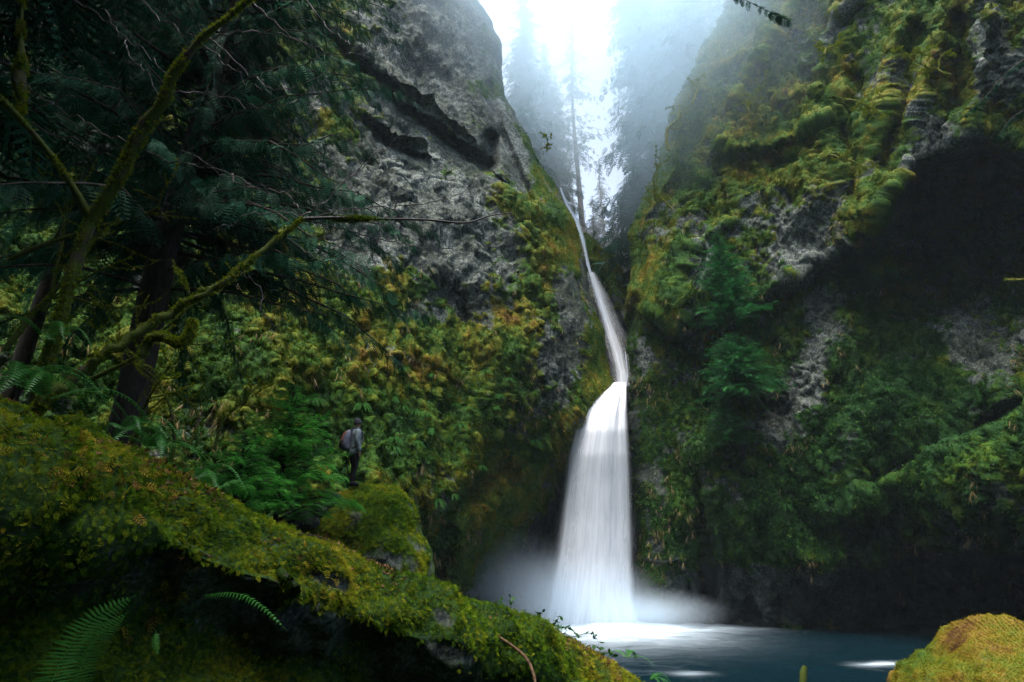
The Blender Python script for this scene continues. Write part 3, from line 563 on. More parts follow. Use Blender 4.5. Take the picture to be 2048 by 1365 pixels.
def wallcover(R, where, nt_, nl, ng, seed):
    # moss tufts
    tv, tf = TUFT3; w = sstep(0.42, 0.7, R['moss']) * (1 - 0.9 * np.clip(R['wet_shade'], 0, 1)) + 0.015
    i, g, nn = pick(R, nt_, w); D = nn * 0.55 + DOWN * 0.45 + rng.normal(size=g.shape) * 0.3
    V, Fc, a = scatter(tv, tf, g, D, rng.uniform(0.07, 0.17, len(g)) * (g[:, 1] / 34), np.clip(R['hue'].ravel()[i] + rng.normal(0, 0.16, len(g)), 0, 1))
    o = mesh('moss', V, Fc, M['moss'], None, {'rnd': a}, False); tag(o, None, None, None, 'stuff'); o['label'] = 'moss tufts on the ' + where
    # leafy plants
    tv, tf = LEAFCL; lw = sstep(0.3, 0.7, R['moss']) * sstep(520, 900, R['py']) * (0.15 + (fbm(R['G'] * 0.7, 2, seed) > 0.1))
    i, g, nn = pick(R, nl, lw + 1e-4); V, Fc, a = scatter(tv, tf, g + nn * 0.08, nn + rng.normal(size=g.shape) * 0.4, rng.uniform(0.07, 0.15, len(g)) * g[:, 1] / 34, rng.random(len(g)) ** 1.5)
    o = mesh('ground_cover', V, Fc, M['leaf'], None, {'rnd': a}, False); tag(o, None, None, None, 'stuff'); o['label'] = 'small leafy plants on the ' + where
    # hanging dry grass
    gw = sstep(0.35, 0.55, R['moss']) * sstep(0.95, 0.6, R['moss']) * (fbm(R['G'] * 0.5, 2, seed + 3) > 0.12) * sstep(300, 600, R['py'])
    i, g, nn = pick(R, ng, gw + 1e-5); g = np.repeat(g, 3, 0) + rng.normal(size=(len(g) * 3, 3)) * 0.10; nn = np.repeat(nn, 3, 0)
    V, Fc, a = scatter(*GRASS, g, nn * 0.35 + DOWN * 0.8 + rng.normal(size=g.shape) * 0.12, rng.uniform(0.25, 0.6, len(g)), rng.random(len(g)), 0.7)
    o = mesh('hanging_grass', V, Fc, M['drygrass'], None, {'rnd': a}, False); tag(o, None, None, None, 'stuff'); o['label'] = 'dry grass hanging from the ' + where
wallcover(left, 'left wall', 190000, 8000, 800, 5)
wallcover(right, 'right wall', 150000, 13000, 700, 6)
i, g, nn = pick(spur, 9000, sstep(0.4, 0.7, spur['moss'])); V, Fc, a = scatter(*TUFT3, g, nn * 0.5 + DOWN * 0.6 + rng.normal(size=g.shape) * 0.2, rng.uniform(0.15, 0.35, len(g)), np.clip(0.55 + rng.normal(0, 0.12, len(g)), 0, 1))
o = mesh('moss', V, Fc, M['moss'], None, {'rnd': a}, False); tag(o, 'moss tufts on the spur', None, None, 'stuff')

# moss fronds of the near bank
def near_moss(R, n, smin, smax, label, wfun=None):
    w = sstep(0.40, 0.62, R['moss']) * (0.4 + sstep(-0.2, 0.5, R['N'][..., 2])) if wfun is None else wfun
    cell = np.linalg.norm(np.gradient(R['G'], axis=0), axis=-1) * np.linalg.norm(np.gradient(R['G'], axis=1), axis=-1)
    dist = np.linalg.norm(R['G'] - CAM, axis=-1); w = w * cell / (dist ** 1.5)
    ok = (R['px'] > -150) & (R['px'] < 2200) & (R['py'] > 500) & (R['py'] < 1480)
    w = np.where(ok, w, 0).ravel(); w /= w.sum(); i = rng.choice(len(w), n, p=w); g = R['G'].reshape(-1, 3)[i] + rng.normal(size=(n, 3)) * 0.006; nn = R['N'].reshape(-1, 3)[i]
    D = nn * 0.45 + nrm(rng.normal(size=g.shape)) * 0.7 + DOWN * 0.35 * (1 - nn[:, 2:3]); h = R['hue'].ravel()[i] + rng.normal(0, 0.13, n)
    sz = rng.uniform(smin, smax, n) * (0.6 + 0.13 * np.linalg.norm(g - CAM, axis=1))
    V, Fc, a = scatter(*MOSSF, g, D, sz, np.clip(h, 0, 1), 1.0, face=nn + rng.normal(size=g.shape) * 0.35)
    o = mesh('moss', V, Fc, M['lit_moss'], None, {'rnd': a}, False); tag(o, label, None, None, 'stuff'); return o
near_moss(bank, 130000, 0.016, 0.034, 'feathery moss fronds on the foreground bank')
w = blobs([(160, 940, 170, 35, 12, 1), (300, 990, 60, 40, 0, .5), (300, 1200, 120, 40, -30, .5), (650, 1140, 80, 20, 20, 0.6)], bank['px'], bank['py'])
hs = bank['hue']; bank['hue'] = 0.85 + 0 * hs; near_moss(bank, 700, 0.035, 0.065, 'larger rusty moss fronds on the foreground bank', w); bank['hue'] = hs
# leaf litter on the crest
i_ok = np.exp(-(np.abs(np.arange(m_)[None] - m_ * 0.27) / 14) ** 2) * (fbm(bank['G'] * 2.2, 2, 77) > 0.25)
w = (i_ok * ((bank['px'] > -50) & (bank['px'] < 1350))).ravel(); w /= w.sum(); i = rng.choice(len(w), 2600, p=w); g = bank['G'].reshape(-1, 3)[i] + UPV * 0.015
V, Fc, a = scatter(*T_leafcl(2, 9), g, nrm(UPV + rng.normal(size=g.shape) * 0.5), rng.uniform(0.012, 0.03, len(g)), rng.random(len(g)))
M['litter'] = leafmat('brown_litter', [(0, (0.03, 0.015, 0.008)), (0.7, (0.12, 0.055, 0.025)), (1, (0.22, 0.13, 0.07))], 0.7, 0.1, 0.3)
o = mesh('leaf_litter', V, Fc, M['litter'], None, {'rnd': a}, False); tag(o, 'brown needles and leaf litter on the bank crest', None, None, 'stuff')

# plants and moss over the forest floor behind the bank
n_ = 42000; gx = rng.uniform(-17, 0.5, n_); gy = rng.uniform(5.5, 25, n_); g = np.stack([gx, gy, gz(gx, gy)], -1); g[:, 2] += 0.3 * fbm(g * 0.5, 3, 5) + 0.03
V, Fc, a = scatter(*TUFT, g, UPV + rng.normal(size=g.shape) * 0.5, rng.uniform(0.08, 0.22, n_), np.clip(0.25 + rng.normal(0, 0.15, n_), 0, 1))
tag(mesh('moss', V, Fc, M['moss'], None, {'rnd': a}, False), 'moss and grass on the forest floor', None, None, 'stuff')
g = g[:6000] + rng.normal(size=(6000, 3)) * [0.1, 0.1, 0.03] + [0, 0, 0.08]; V, Fc, a = scatter(*LEAFCL, g, UPV + rng.normal(size=g.shape) * 0.3, rng.uniform(0.06, 0.16, 6000), rng.random(6000))
tag(mesh('ground_cover', V, Fc, M['leaf'], None, {'rnd': a}, False), 'small leafy plants on the forest floor', None, None, 'stuff')

# ------------------------------------------------------------------ boulders
def boulder(name, outline, Y, depth, label, cat, seed, res=(200, 130), moss=0.75, hue=0.5, mat='near_rock', rough=0.12, fuzz=0, fz=(0.03, 0.06)):
    w3 = unproj([p[0] for p in outline], [p[1] for p in outline], Y); w3 = np.vstack([w3, w3[:1]]); c = (w3.max(0) + w3.min(0)) / 2
    th = np.unwrap(np.arctan2(w3[:, 2] - c[2], w3[:, 0] - c[0])); rr = np.hypot(w3[:, 0] - c[0], w3[:, 2] - c[2])
    if th[-1] < th[0]: th, rr = th[::-1], rr[::-1]
    t = np.linspace(0, 2 * math.pi, res[0]); r = np.interp(t, np.concatenate([th[:-1] - 2 * math.pi, th[:-1], th[:-1] + 2 * math.pi, th[:-1] + 4 * math.pi]), np.tile(rr[:-1], 4))
    for _ in range(4): r[1:-1] = (r[:-2] + 2 * r[1:-1] + r[2:]) / 4
    ph = np.linspace(0.001, math.pi - 0.001, res[1]); sp = np.sin(ph) ** 0.8; cp = np.cos(ph)
    G = np.stack([c[0] + r[None] * sp[:, None] * np.cos(t)[None], c[1] - depth * cp[:, None] + 0 * r[None], c[2] + r[None] * sp[:, None] * np.sin(t)[None]], -1)
    N = nrm((G - c) / np.array([1, depth / r.mean(), 1]) ** 1); d = rough * (fbm(G * 0.9 / r.mean(), 3, seed) * r.mean() * 1.2 + 0.5 * fbm(G * 3 / r.mean(), 3, seed + 1) * r.mean())
    G = G + N * d[..., None]; up = N[..., 2]; mo = moss + 0.35 * up + 0.3 * fbm(G * 2.2, 3, seed + 2); hu = hue + 0.34 * fbm(G * 1.7, 4, seed + 3)
    G = G + N * (0.04 * sstep(.4, .6, mo) * fbm(G * 8, 2, seed))[..., None]
    root = empty(name, (c[0], c[1], c[2] - r.mean() * 0.9), label, cat)
    mesh('rock', G.reshape(-1, 3), gridfaces(*G.shape[:2]), M[mat], root, {'moss': mo, 'hue': np.clip(hu, 0, 1), 'wet_shade': 0.1 + 0 * mo})
    if fuzz:
        cell = np.linalg.norm(np.gradient(G, axis=0), axis=-1) * np.linalg.norm(np.gradient(G, axis=1), axis=-1)
        w = (cell * sstep(0.45, 0.7, mo) * (((G - CAM) * N).sum(-1) < 0.4)).ravel(); w /= w.sum(); i = rng.choice(len(w), fuzz, p=w); g = G.reshape(-1, 3)[i]; nn = N.reshape(-1, 3)[i]
        D = nn * 0.5 + nrm(rng.normal(size=g.shape)) * 0.6 + DOWN * 0.3
        V, Fc, a = scatter(*MOSSF, g, D, rng.uniform(*fz, fuzz), np.clip(hu.ravel()[i] + rng.normal(0, 0.12, fuzz), 0, 1), 1, face=nn)
        o = mesh('moss', V, Fc, M['moss' if hue > 0.5 else 'lit_moss'], root, {'rnd': a}, False)
    return root, G, N
big_boulder = boulder('boulder', [(560,1060),(590,1018),(640,996),(685,977),(735,959),(778,969),(805,1001),(840,1060),(860,1115),(866,1180),(850,1260),(700,1290),(560,1200)], 17.0, 1.5, 'big mossy boulder the hiker stands on', 'boulder', 3, moss=0.55, hue=0.36, fuzz=16000, fz=(0.06, 0.13))
boulder('boulder', [(1822,1420),(1826,1350),(1840,1312),(1872,1272),(1915,1250),(1970,1234),(2050,1236),(2112,1258),(2160,1330),(2170,1500),(2100,1750),(1840,1750)], 12.0, 1.7, 'golden mossy boulder in the pool at the lower right', 'boulder', 13, moss=0.62, hue=0.70, fuzz=60000, fz=(0.02, 0.04), rough=0.17)
boulder('mossy_stone', [(128,900),(132,862),(165,842),(200,852),(218,885),(215,930),(170,950),(130,940)], 3.5, 0.16, 'small round mossy stone behind the bank crest', 'stone', 23, res=(90, 60), moss=0.9, hue=0.4, fuzz=2600, fz=(0.02, 0.045))
for k, (x, y, r) in enumerate([(600,1040,34),(560,1052,20),(655,1005,14),(640,1022,16),(590,1010,12),(672,992,10)]):
    ol = [(x + r * math.cos(a) * (1 + 0.2 * math.sin(3 * a + k)), y + r * 0.75 * math.sin(a) * (1 + 0.2 * math.cos(2 * a + k))) for a in np.linspace(0, 6.2, 11)]
    b_, _, _ = boulder('rubble_stone', ol, 15.3 - 0.1 * k, r / 1138 * 12, ['largest grey stone in the rubble left of the boulder', 'grey stone at the left end of the rubble', 'small stone high in the rubble below the hiker', 'stone beside the fern clump on the boulder', 'small stone in front of the young hemlock', 'smallest stone just below the hiker feet'][k], 'stone', 40 + k, res=(50, 34), moss=0.15, hue=0.7, rough=0.25)
    b_['group'] = 'stones left of the boulder'

# ------------------------------------------------------------------ conifers
NEEDLE_FAR = T_frond(5, 0.42, 0.10, 0.4, 0.6, 0.7, 0.08)
def conifer(name, base, H, R, nb, seed, label, h0=0.15, rise=0.15, droop=0.45, hang=0.35, k=8, tmpl=None, mat='hemlock', bark='bark', r0=None, size=0.34, prof=0.75, lean=(0, 0), group=None, azf=None, jit=0.25):
    global rng
    keep = rng; rng = np.random.default_rng(seed); tmpl = tmpl or NEEDLE_FAR; base = np.array(base, float)
    root = empty(name, base, label, 'tree', group); tt = np.linspace(0, 1, 14); wob = H * 0.006
    tr = base + np.stack([lean[0] * tt + wob * np.sin(tt * 7 + seed), lean[1] * tt + wob * np.cos(tt * 5 + seed), H * tt - 0.3 * (tt == 0)], -1); r0 = r0 or H * 0.011
    V, Q, N = tube(tr, r0 * (1 - tt) ** 0.8 + 0.012, 10, seed, 0.15); mesh('trunk', V, Q, M[bark], root, {'rnd': np.zeros(len(V))})
    t = h0 + (1 - h0) * rng.random(nb) ** 0.9; az = rng.random(nb) * 2 * math.pi
    if azf is not None: az = azf[0] + (rng.random(nb) * 2 - 1) * azf[1]
    Lb = R * (0.12 + (1 - (t - h0) / (1 - h0)) ** prof) * rng.uniform(1 - jit * 1.6, 1 + jit, nb)
    st = np.stack([np.interp(t, tt, tr[:, c]) for c in range(3)], -1); ss = np.linspace(0, 1, 7)
    out = np.stack([np.cos(az), np.sin(az), 0 * az], -1); ri = rise + rng.normal(0, 0.12, nb); dr = droop * rng.uniform(0.6, 1.3, nb)
    pts = st[:, None] + out[:, None] * (Lb[:, None] * ss)[..., None] + UPV * (Lb[:, None] * (ri[:, None] * ss - dr[:, None] * ss ** 2))[..., None]
    pts = pts + rng.normal(size=pts.shape) * (Lb * 0.02)[:, None, None] * ss[None, :, None]
    w = MB()
    for b in range(nb): w.tube(pts[b], np.linspace(0.012 + Lb[b] * 0.009, 0.004, 7), 4)
    w.build('branches', M[bark], root)
    s = np.concatenate([np.linspace(0.12, 1, k), np.linspace(0.18, 1, k)]); sg = np.concatenate([-np.ones(k), np.ones(k)])
    pos = np.stack([np.stack([np.interp(s, ss, pts[b, :, c]) for c in range(3)], -1) for b in range(nb)])
    tan = np.stack([np.stack([np.interp(s, ss, np.gradient(pts[b, :, c])) for c in range(3)], -1) for b in range(nb)]); tan = nrm(tan)
    sd = nrm(np.cross(out, UPV))[:, None] * sg[None, :, None]
    D = tan * (0.45 + 0.6 * s[None, :, None]) + sd * (0.9 - 0.5 * s[None, :, None]) + DOWN * hang + rng.normal(size=pos.shape) * 0.22
    sz = np.minimum(Lb[:, None] * size * (1.15 - 0.6 * s[None]), R * 0.4) * rng.uniform(0.6, 1.2, pos.shape[:2])
    rn = np.clip(rng.random((nb, 1)) * 0.6 + rng.random(pos.shape[:2]) * 0.4, 0, 1)
    V, Fc, a = scatter(*tmpl, pos.reshape(-1, 3), D.reshape(-1, 3), sz.ravel(), rn.ravel(), 1.0, face=UPV + rng.normal(size=(pos.size // 3, 3)) * 0.55)
    mesh('crown', V, Fc, M[mat], root, {'rnd': a}, False)
    rng = keep; return root
def tree_at(px, pyref, Y, pytop):
    b = unproj(px, pyref, Y); top = unproj(px, pytop, Y)[2]; z = float(gz(b[0], b[1])) - 0.3; return (b[0], b[1], z), top - z
M['far_needles'] = leafmat('far_conifer_needles', [(0, (0.010, 0.035, 0.022)), (1, (0.03, 0.09, 0.05))], 0.6, 0.2, 0.2)
FT = [(1158,400,62,15,4.6,'tall sparse conifer with a bare pale trunk standing in the middle of the gap',120,0.42,'bark_pale',0.45,1),
      (1046,250,56,-70,4.0,'dark conifer rising beside the left cliff edge, highest of the left cluster',420,0.3,'bark',None,2),
      (1092,300,60,85,3.8,'dense conifer just left of the tall sparse one',420,0.25,'bark',None,3),
      (1118,330,70,150,3.4,'conifer in the left cluster directly behind the head of the thin cascade',380,0.2,'bark',None,4),
      (1066,300,67,40,3.6,'conifer at the back of the cluster by the left cliff edge',220,0.25,'bark',None,5),
      (1203,400,72,318,2.2,'slender spire-topped conifer right of the tall sparse one',210,0.1,'bark',None,6),
      (1228,480,58,425,2.4,'short conifer low in the gap, nearest the right cliff',220,0.1,'bark',None,7),
      (1188,470,64,392,2.6,'low conifer at the foot of the tall sparse one',220,0.1,'bark',None,8),
      (1246,440,78,372,3.0,'faint low conifer far back at the right side of the gap',220,0.1,'bark',None,9),
      (1150,470,54,410,2.4,'small dark conifer just above the spur',180,0.1,'bark',None,10),
      (1298,300,47,-190,5.4,'huge drooping conifer with a thick dark trunk against the right cliff edge',620,0.35,'bark',0.52,11),
      (1345,150,52,-230,4.6,'dense conifer above the mossy bare trees on the right cliff',480,0.4,'bark',None,12),
      (1392,110,45,-220,4.2,'conifer with a pale straight trunk on top of the right cliff',360,0.62,'bark_pale',0.42,13),
      (1445,60,50,-220,5.0,'bushy conifer behind the pale trunk on the right cliff top',300,0.4,'bark',None,14),
      (1272,400,60,250,2.8,'conifer between the drooping giant and the gap',230,0.2,'bark',None,15),
      (1520,0,44,-300,6.0,'dark conifer at the top edge right of the pale trunk',260,0.5,'bark',None,16)]
for (x, yr, Yd, yt, R_, lb, nb_b, h0, bk, r0, sd0) in FT:
    b_, H_ = tree_at(x, yr, Yd, yt)
    conifer('conifer', b_, H_, R_, nb_b, 100 + sd0, lb, h0, 0.10, 0.55, 0.5, 7 if sd0 != 1 else 5, NEEDLE_FAR, 'far_needles', bk, r0, 0.34 if sd0 != 1 else 0.22, 0.8, group='conifers beyond the gorge')
# hemlocks rooted on the right wall
for x, y, Yd, yt, R_, lb, sd0 in ((1468,650,33.3,466,2.1,'bright green hemlock sapling growing from the right wall, topmost of three',1), (1490,795,33.2,668,2.5,'spreading green hemlock in the middle of three on the right wall',2), (1466,885,33.9,785,1.4,'lowest and darkest of the three small hemlocks on the right wall',3)):
    b_ = unproj(x, y, Yd); H_ = unproj(x, yt, Yd)[2] - b_[2]
    conifer('hemlock_sapling', b_ + [0, 0.4, 0], H_, R_ * 0.9, 380, 200 + sd0, lb, 0.02, 0.45, 0.35, 0.15, 9, NEEDLE, 'wall_hemlock', 'bark', 0.07, 0.24, 0.7, lean=(-0.3, -0.5), group='hemlocks on the right wall')
# young hemlocks below the left wall
for x, y, Yd, yt, R_, lb, sd0, nb_b in ((552,1040,13.5,768,1.4,'bright green young hemlock left of the hiker',4,190), (470,1010,12.0,868,1.0,'smaller dark young hemlock left of the bright one',5,120)):
    b_ = unproj(x, y, Yd); H_ = unproj(x, yt, Yd)[2] - b_[2]
    conifer('young_hemlock', b_, H_, R_, nb_b, 200 + sd0, lb, 0.02, 0.45, 0.3, 0.1, 10, NEEDLE, 'hemlock_green', 'bark', 0.05, 0.30, 0.8, group='young hemlocks beyond the bank')
# big hemlock on the left
b_ = unproj(272, 830, 12.0); conifer('hemlock', b_ - [0, 0, 1.0], 24, 4.9, 400, 311, 'large dark hemlock with drooping sprays in front of the left wall', 0.16, 0.12, 0.42, 0.9, 28, NEEDLE, 'hemlock', 'bark', 0.33, 0.115, 0.45)
b_ = unproj(30, 800, 14.0); conifer('hemlock', b_ - [0, 0, 1.0], 22, 4.2, 230, 312, 'second dark hemlock at the upper left edge', 0.3, 0.12, 0.45, 0.8, 24, NEEDLE, 'hemlock', 'bark', 0.2, 0.12, 0.5)
for k, (x, y, h0_, lb) in enumerate([(-7.0, -1.0, 0.34, 'unseen hemlock added out of frame at the left to shade the bank'), (-11.5, 5.0, 0.25, 'unseen hemlock added just out of frame at the left to shade the maples')]):
    conifer('hemlock', (x, y, float(gz(x, y)) - 0.3), 23, 5.0, 260, 320 + k, lb, h0_, 0.12, 0.3, 0.5, 12, NEEDLE, 'hemlock', 'bark', 0.3, 0.36, 0.35)  # unseen trees, added to shade the bank and the left side

# ------------------------------------------------------------------ bare mossy trees
def limb(pts, wpx, name, root, mat='bark_moss', fuzz=0, fs=(0.015, 0.04), seed=0, rough=0.22, jit=0.0):
    """pts (px,py,Y); wpx: widths in photo px at each end"""
    w = np.array([unproj(*p) for p in pts]); c = catmull(w, 8); n = len(c)
    if jit: c = c + np.stack([fbm(c / jit * 0.6 + 7 * q, 2, seed + q) for q in range(3)], -1) * jit * np.sin(np.linspace(0, math.pi, n))[:, None] ** 0.5
    dist = np.linalg.norm(c - CAM, axis=1) * 0.93; r = np.interp(np.linspace(0, 1, n), np.linspace(0, 1, len(wpx)), wpx) / 2 / F * dist
    V, Q, N = tube(c, r, 9 if r.max() > 0.02 else 5, seed, rough); o = mesh(name, V, Q, M[mat], root, {'rnd': np.zeros(len(V))})
    if fuzz: fuzz_list.append((V, N, fuzz, fs, seed))
    return c, r
fuzz_list = []
def do_fuzz(root, patch=0.1):
    if not fuzz_list: return
    mb = MB()
    for V, N, n, fs, sd0 in fuzz_list:
        w = np.clip(fbm(V * 3.2, 2, sd0) + patch + 0.5 * N[:, 2], 0.0, 1) + 1e-4; i = rng.choice(len(V), n, p=w / w.sum())
        j = np.clip(i + rng.integers(-9, 10, n), 0, len(V) - 1); f = rng.random((n, 1)); g = V[i] * f + V[j] * (1 - f); ok = np.linalg.norm(V[i] - V[j], axis=1) < 0.5; g[~ok] = V[i][~ok]
        vv, ff, a = scatter(*TUFT, g, N[i] * 0.8 + DOWN * 0.25 + rng.normal(size=g.shape) * 0.3, rng.uniform(*fs, n), np.clip(0.40 + rng.normal(0, 0.14, n), 0, 1), 0.8)
        mb.add(vv, None, ff, a)
    mb.build('moss', M['lit_moss'], root, False); fuzz_list.clear()
def twigs(curves, root, name='twig', mat='twig', seed=0, wpx=(3.0, 1.0), jit=0.06):
    for k, pts in enumerate(curves): limb(pts, wpx, name, root, mat, 0, seed=seed + k, rough=0.05, jit=jit)
# leaning maple, left foreground
r1 = empty('mossy_maple', unproj(66, 830, 7.0), 'bare forked maple with moss sleeves leaning across the upper left', 'tree')
limb([(40,900,7.0),(75,790,7.0),(118,650,7.0),(150,530,7.0),(182,440,7.0)], (25, 20, 18), 'trunk', r1, 'bark_moss', 2600, (0.02, 0.05), seed=1)
limb([(182,445,7.0),(240,350,6.9),(282,265,6.8),(330,198,6.7),(348,150,6.6),(400,82,6.5),(470,25,6.4),(560,-50,6.3)], (19, 22, 15, 9, 7), 'branch', r1, 'bark_moss', 3200, (0.02, 0.07), 2)
limb([(182,445,7.0),(152,385,6.8),(105,315,6.6),(55,255,6.4),(0,198,6.2),(-70,140,6.0)], (13, 9, 10, 13), 'branch', r1, 'bark_moss', 900, (0.02, 0.05), 3)
limb([(45,-20,6.6),(42,60,6.6),(42,120,6.6),(38,170,6.6),(44,225,6.6)], (4, 4, 14, 18, 3), 'branch', r1, 'bark_moss', 1100, (0.03, 0.08), 4)
twigs([[(265,292,6.8),(205,262,6.7),(120,215,6.6),(45,170,6.5),(-20,130,6.4)], [(120,-20,6.6),(190,28,6.7),(235,62,6.8),(300,112,6.8),(335,160,6.7)], [(255,-30,6.8),(330,45,6.9),(380,72,6.9),(400,85,6.9)],
       [(290,302,6.9),(330,320,7.0),(380,328,7.0),(450,350,7.2),(520,380,7.4),(590,438,7.6)], [(345,185,6.8),(410,186,7),(500,215,7.2),(560,212,7.2),(618,182,7.3)], [(400,84,6.9),(480,64,7),(560,72,7.2),(680,110,7.5),(770,96,7.8)],
       [(70,250,6.6),(150,282,6.8),(230,315,7.0)], [(210,20,6.7),(250,90,6.8),(285,140,6.8),(320,195,6.8)], [(500,0,7),(560,52,7.2),(620,96,7.4),(665,150,7.6)], [(600,-20,7.2),(650,50,7.4),(700,85,7.5),(745,120,7.6),(790,100,7.7)],
       [(410,95,6.9),(440,120,7),(490,160,7.1),(545,190,7.2)], [(-10,210,6.5),(60,215,6.7),(140,195,6.9),(230,212,7.0)], [(400,60,6.9),(480,130,7.2),(560,180,7.3),(680,130,7.5)]], r1, seed=20)
do_fuzz(r1)
r2 = empty('mossy_maple', unproj(60, 800, 6.3), 'low leaning maple stem with a moss-sleeved limb reaching toward the wall', 'tree')
limb([(30,860,6.2),(90,800,6.2),(155,752,6.4),(250,682,6.6),(350,622,6.9),(420,582,7.0),(500,522,7.2),(560,475,7.4),(606,438,7.5)], (22, 19, 15, 11, 7), 'trunk', r2, 'bark_moss', 5200, (0.015, 0.045), 31, jit=0.04)
limb([(285,712,6.6),(300,680,6.6),(325,675,6.6),(355,688,6.6),(378,672,6.6),(386,640,6.6)], (14, 16, 22, 12), 'branch', r2, 'bark_moss', 1500, (0.02, 0.06), 32)
limb([(398,597,7.0),(402,585,7.0),(412,583,7.0),(420,592,7.0)], (12, 16, 8), 'branch', r2, 'bark_moss', 500, (0.01, 0.03), 33)
limb([(606,438,7.5),(680,436,7.6),(740,438,7.7),(850,440,7.9),(930,446,8.0),(980,432,8.1),(1025,425,8.2)], (7, 5, 4, 2), 'branch', r2, 'twig', 0, seed=34, rough=0.05)
cc = unproj(705, 438, 7.65); g = cc + rng.normal(size=(900, 3)) * [0.16, 0.02, 0.02]; V, Fc, a = scatter(*TUFT, g, nrm(rng.normal(size=g.shape)) + DOWN * .3, rng.uniform(0.03, 0.07, 900), np.clip(0.34 + rng.normal(0, .08, 900), 0, 1)); mesh('moss', V, Fc, M['moss'], r2, {'rnd': a}, False)
twigs([[(606,440,7.5),(700,462,7.7),(800,488,7.9),(900,500,8),(990,492,8.1),(1030,470,8.2)], [(606,440,7.5),(570,425,7.4),(500,430,7.2),(455,450,7.1),(425,458,7.0)], [(606,440,7.5),(575,390,7.5),(520,375,7.4),(450,345,7.3),(360,300,7.2)],
       [(610,438,7.5),(700,420,7.6),(830,412,7.8),(900,395,7.9),(965,350,8)], [(575,478,7.4),(640,520,7.5),(690,512,7.6),(722,500,7.6)], [(757,425,7.8),(760,470,7.8),(750,520,7.8),(735,545,7.8)], [(790,400,7.9),(795,440,7.9),(788,450,7.9)],
       [(480,545,7.1),(510,570,7.2),(540,640,7.2),(560,655,7.2)], [(425,385,7.2),(520,378,7.3),(560,400,7.4)], [(700,360,7.8),(740,320,7.9),(800,318,8.0)], [(820,405,7.9),(850,435,7.9)], [(1020,425,8.2),(1024,470,8.2)], [(600,436,7.5),(660,395,7.7),(760,300,7.9),(830,250,8.0)]], r2, seed=50)
do_fuzz(r2, 0.35)
# thin mossy stems
def snag(name, pos, d, L, r, seed, label, depth=3, mat='bark_moss', fuzz=500, fs=(0.02, 0.05), nchild=5, group=None, crook=0.35, cat='tree'):
    r_ = random.Random(seed); root = empty(name, pos, label, cat, group)
    parts = {'trunk': MB()}; fz = []
    def grow(p, d, L, r, lev):
        n = 7; pts = [np.array(p, float)]; d = nrm(np.array(d, float)); dirs = []
        for k in range(n):
            d = nrm(d + np.array([r_.gauss(0, crook), r_.gauss(0, crook), r_.gauss(0.03, crook * 0.8)]) * 0.6); dirs.append(d); pts.append(pts[-1] + d * L / n)
        pts = np.array(pts); rr = np.linspace(r, r * 0.35, len(pts)); V, Q, N = tube(pts, rr, 7 if lev == 0 else 4, seed, 0.2)
        parts['trunk'].add(V, Q, None, 0.5, N); fz.append((V, N, max(20, int(fuzz * L * (0.6 ** lev) / 3)), fs, seed))
        if lev < depth:
            for k in range(nchild if lev == 0 else 3):
                j = r_.randint(2 if lev == 0 else 1, n); dd = dirs[min(j, n - 1)] + np.array([r_.gauss(0, 0.8), r_.gauss(0, 0.8), r_.gauss(0.1, 0.6)])
                grow(pts[j], dd, L * r_.uniform(0.35, 0.6), rr[j] * 0.65, lev + 1)
    grow(pos, d, L, r, 0)
    for k, mb in parts.items():
        if mb.v: mb.build(k, M[mat], root)
    if fuzz: fuzz_list.extend(fz); do_fuzz(root, 0.3)
    return root
for k, (x, y, Yd, dx, dz, L_, r_w, lb) in enumerate([(10,700,9,0.35,0.9,2.6,0.05,'mossy stem nearest the left edge, leaning right'), (85,620,9.5,0.4,0.9,2.8,0.045,'mossy stem forking low beside the maple trunk'), (340,930,11,0.05,1,2.6,0.04,'thin upright mossy stem beside the hemlock trunk'), (372,900,11.2,0.25,1,2.6,0.04,'thin mossy stem with a sideways bough right of the hemlock trunk'),
        (180,760,8.0,0.8,0.5,1.9,0.035,'mossy bough slanting right across the hemlock trunk'), (20,520,9,0.45,0.8,2.6,0.045,'mossy stem high at the left edge'), (430,900,12.5,0.15,1,2.2,0.035,'short mossy stem left of the young hemlock'), (250,900,8.5,0.5,0.5,1.5,0.03,'low mossy stick leaning behind the mossy stone')]):
    snag('mossy_sapling', unproj(x, y, Yd), (dx, 0, dz), L_, r_w, 400 + k, lb, 2, fuzz=700, fs=(0.015, 0.05), group='thin mossy stems on the left', nchild=4)
M['gold_bark'] = barkmat('golden_mossy_bark', (0.05, 0.055, 0.010), (0.19, 0.18, 0.035), 6)
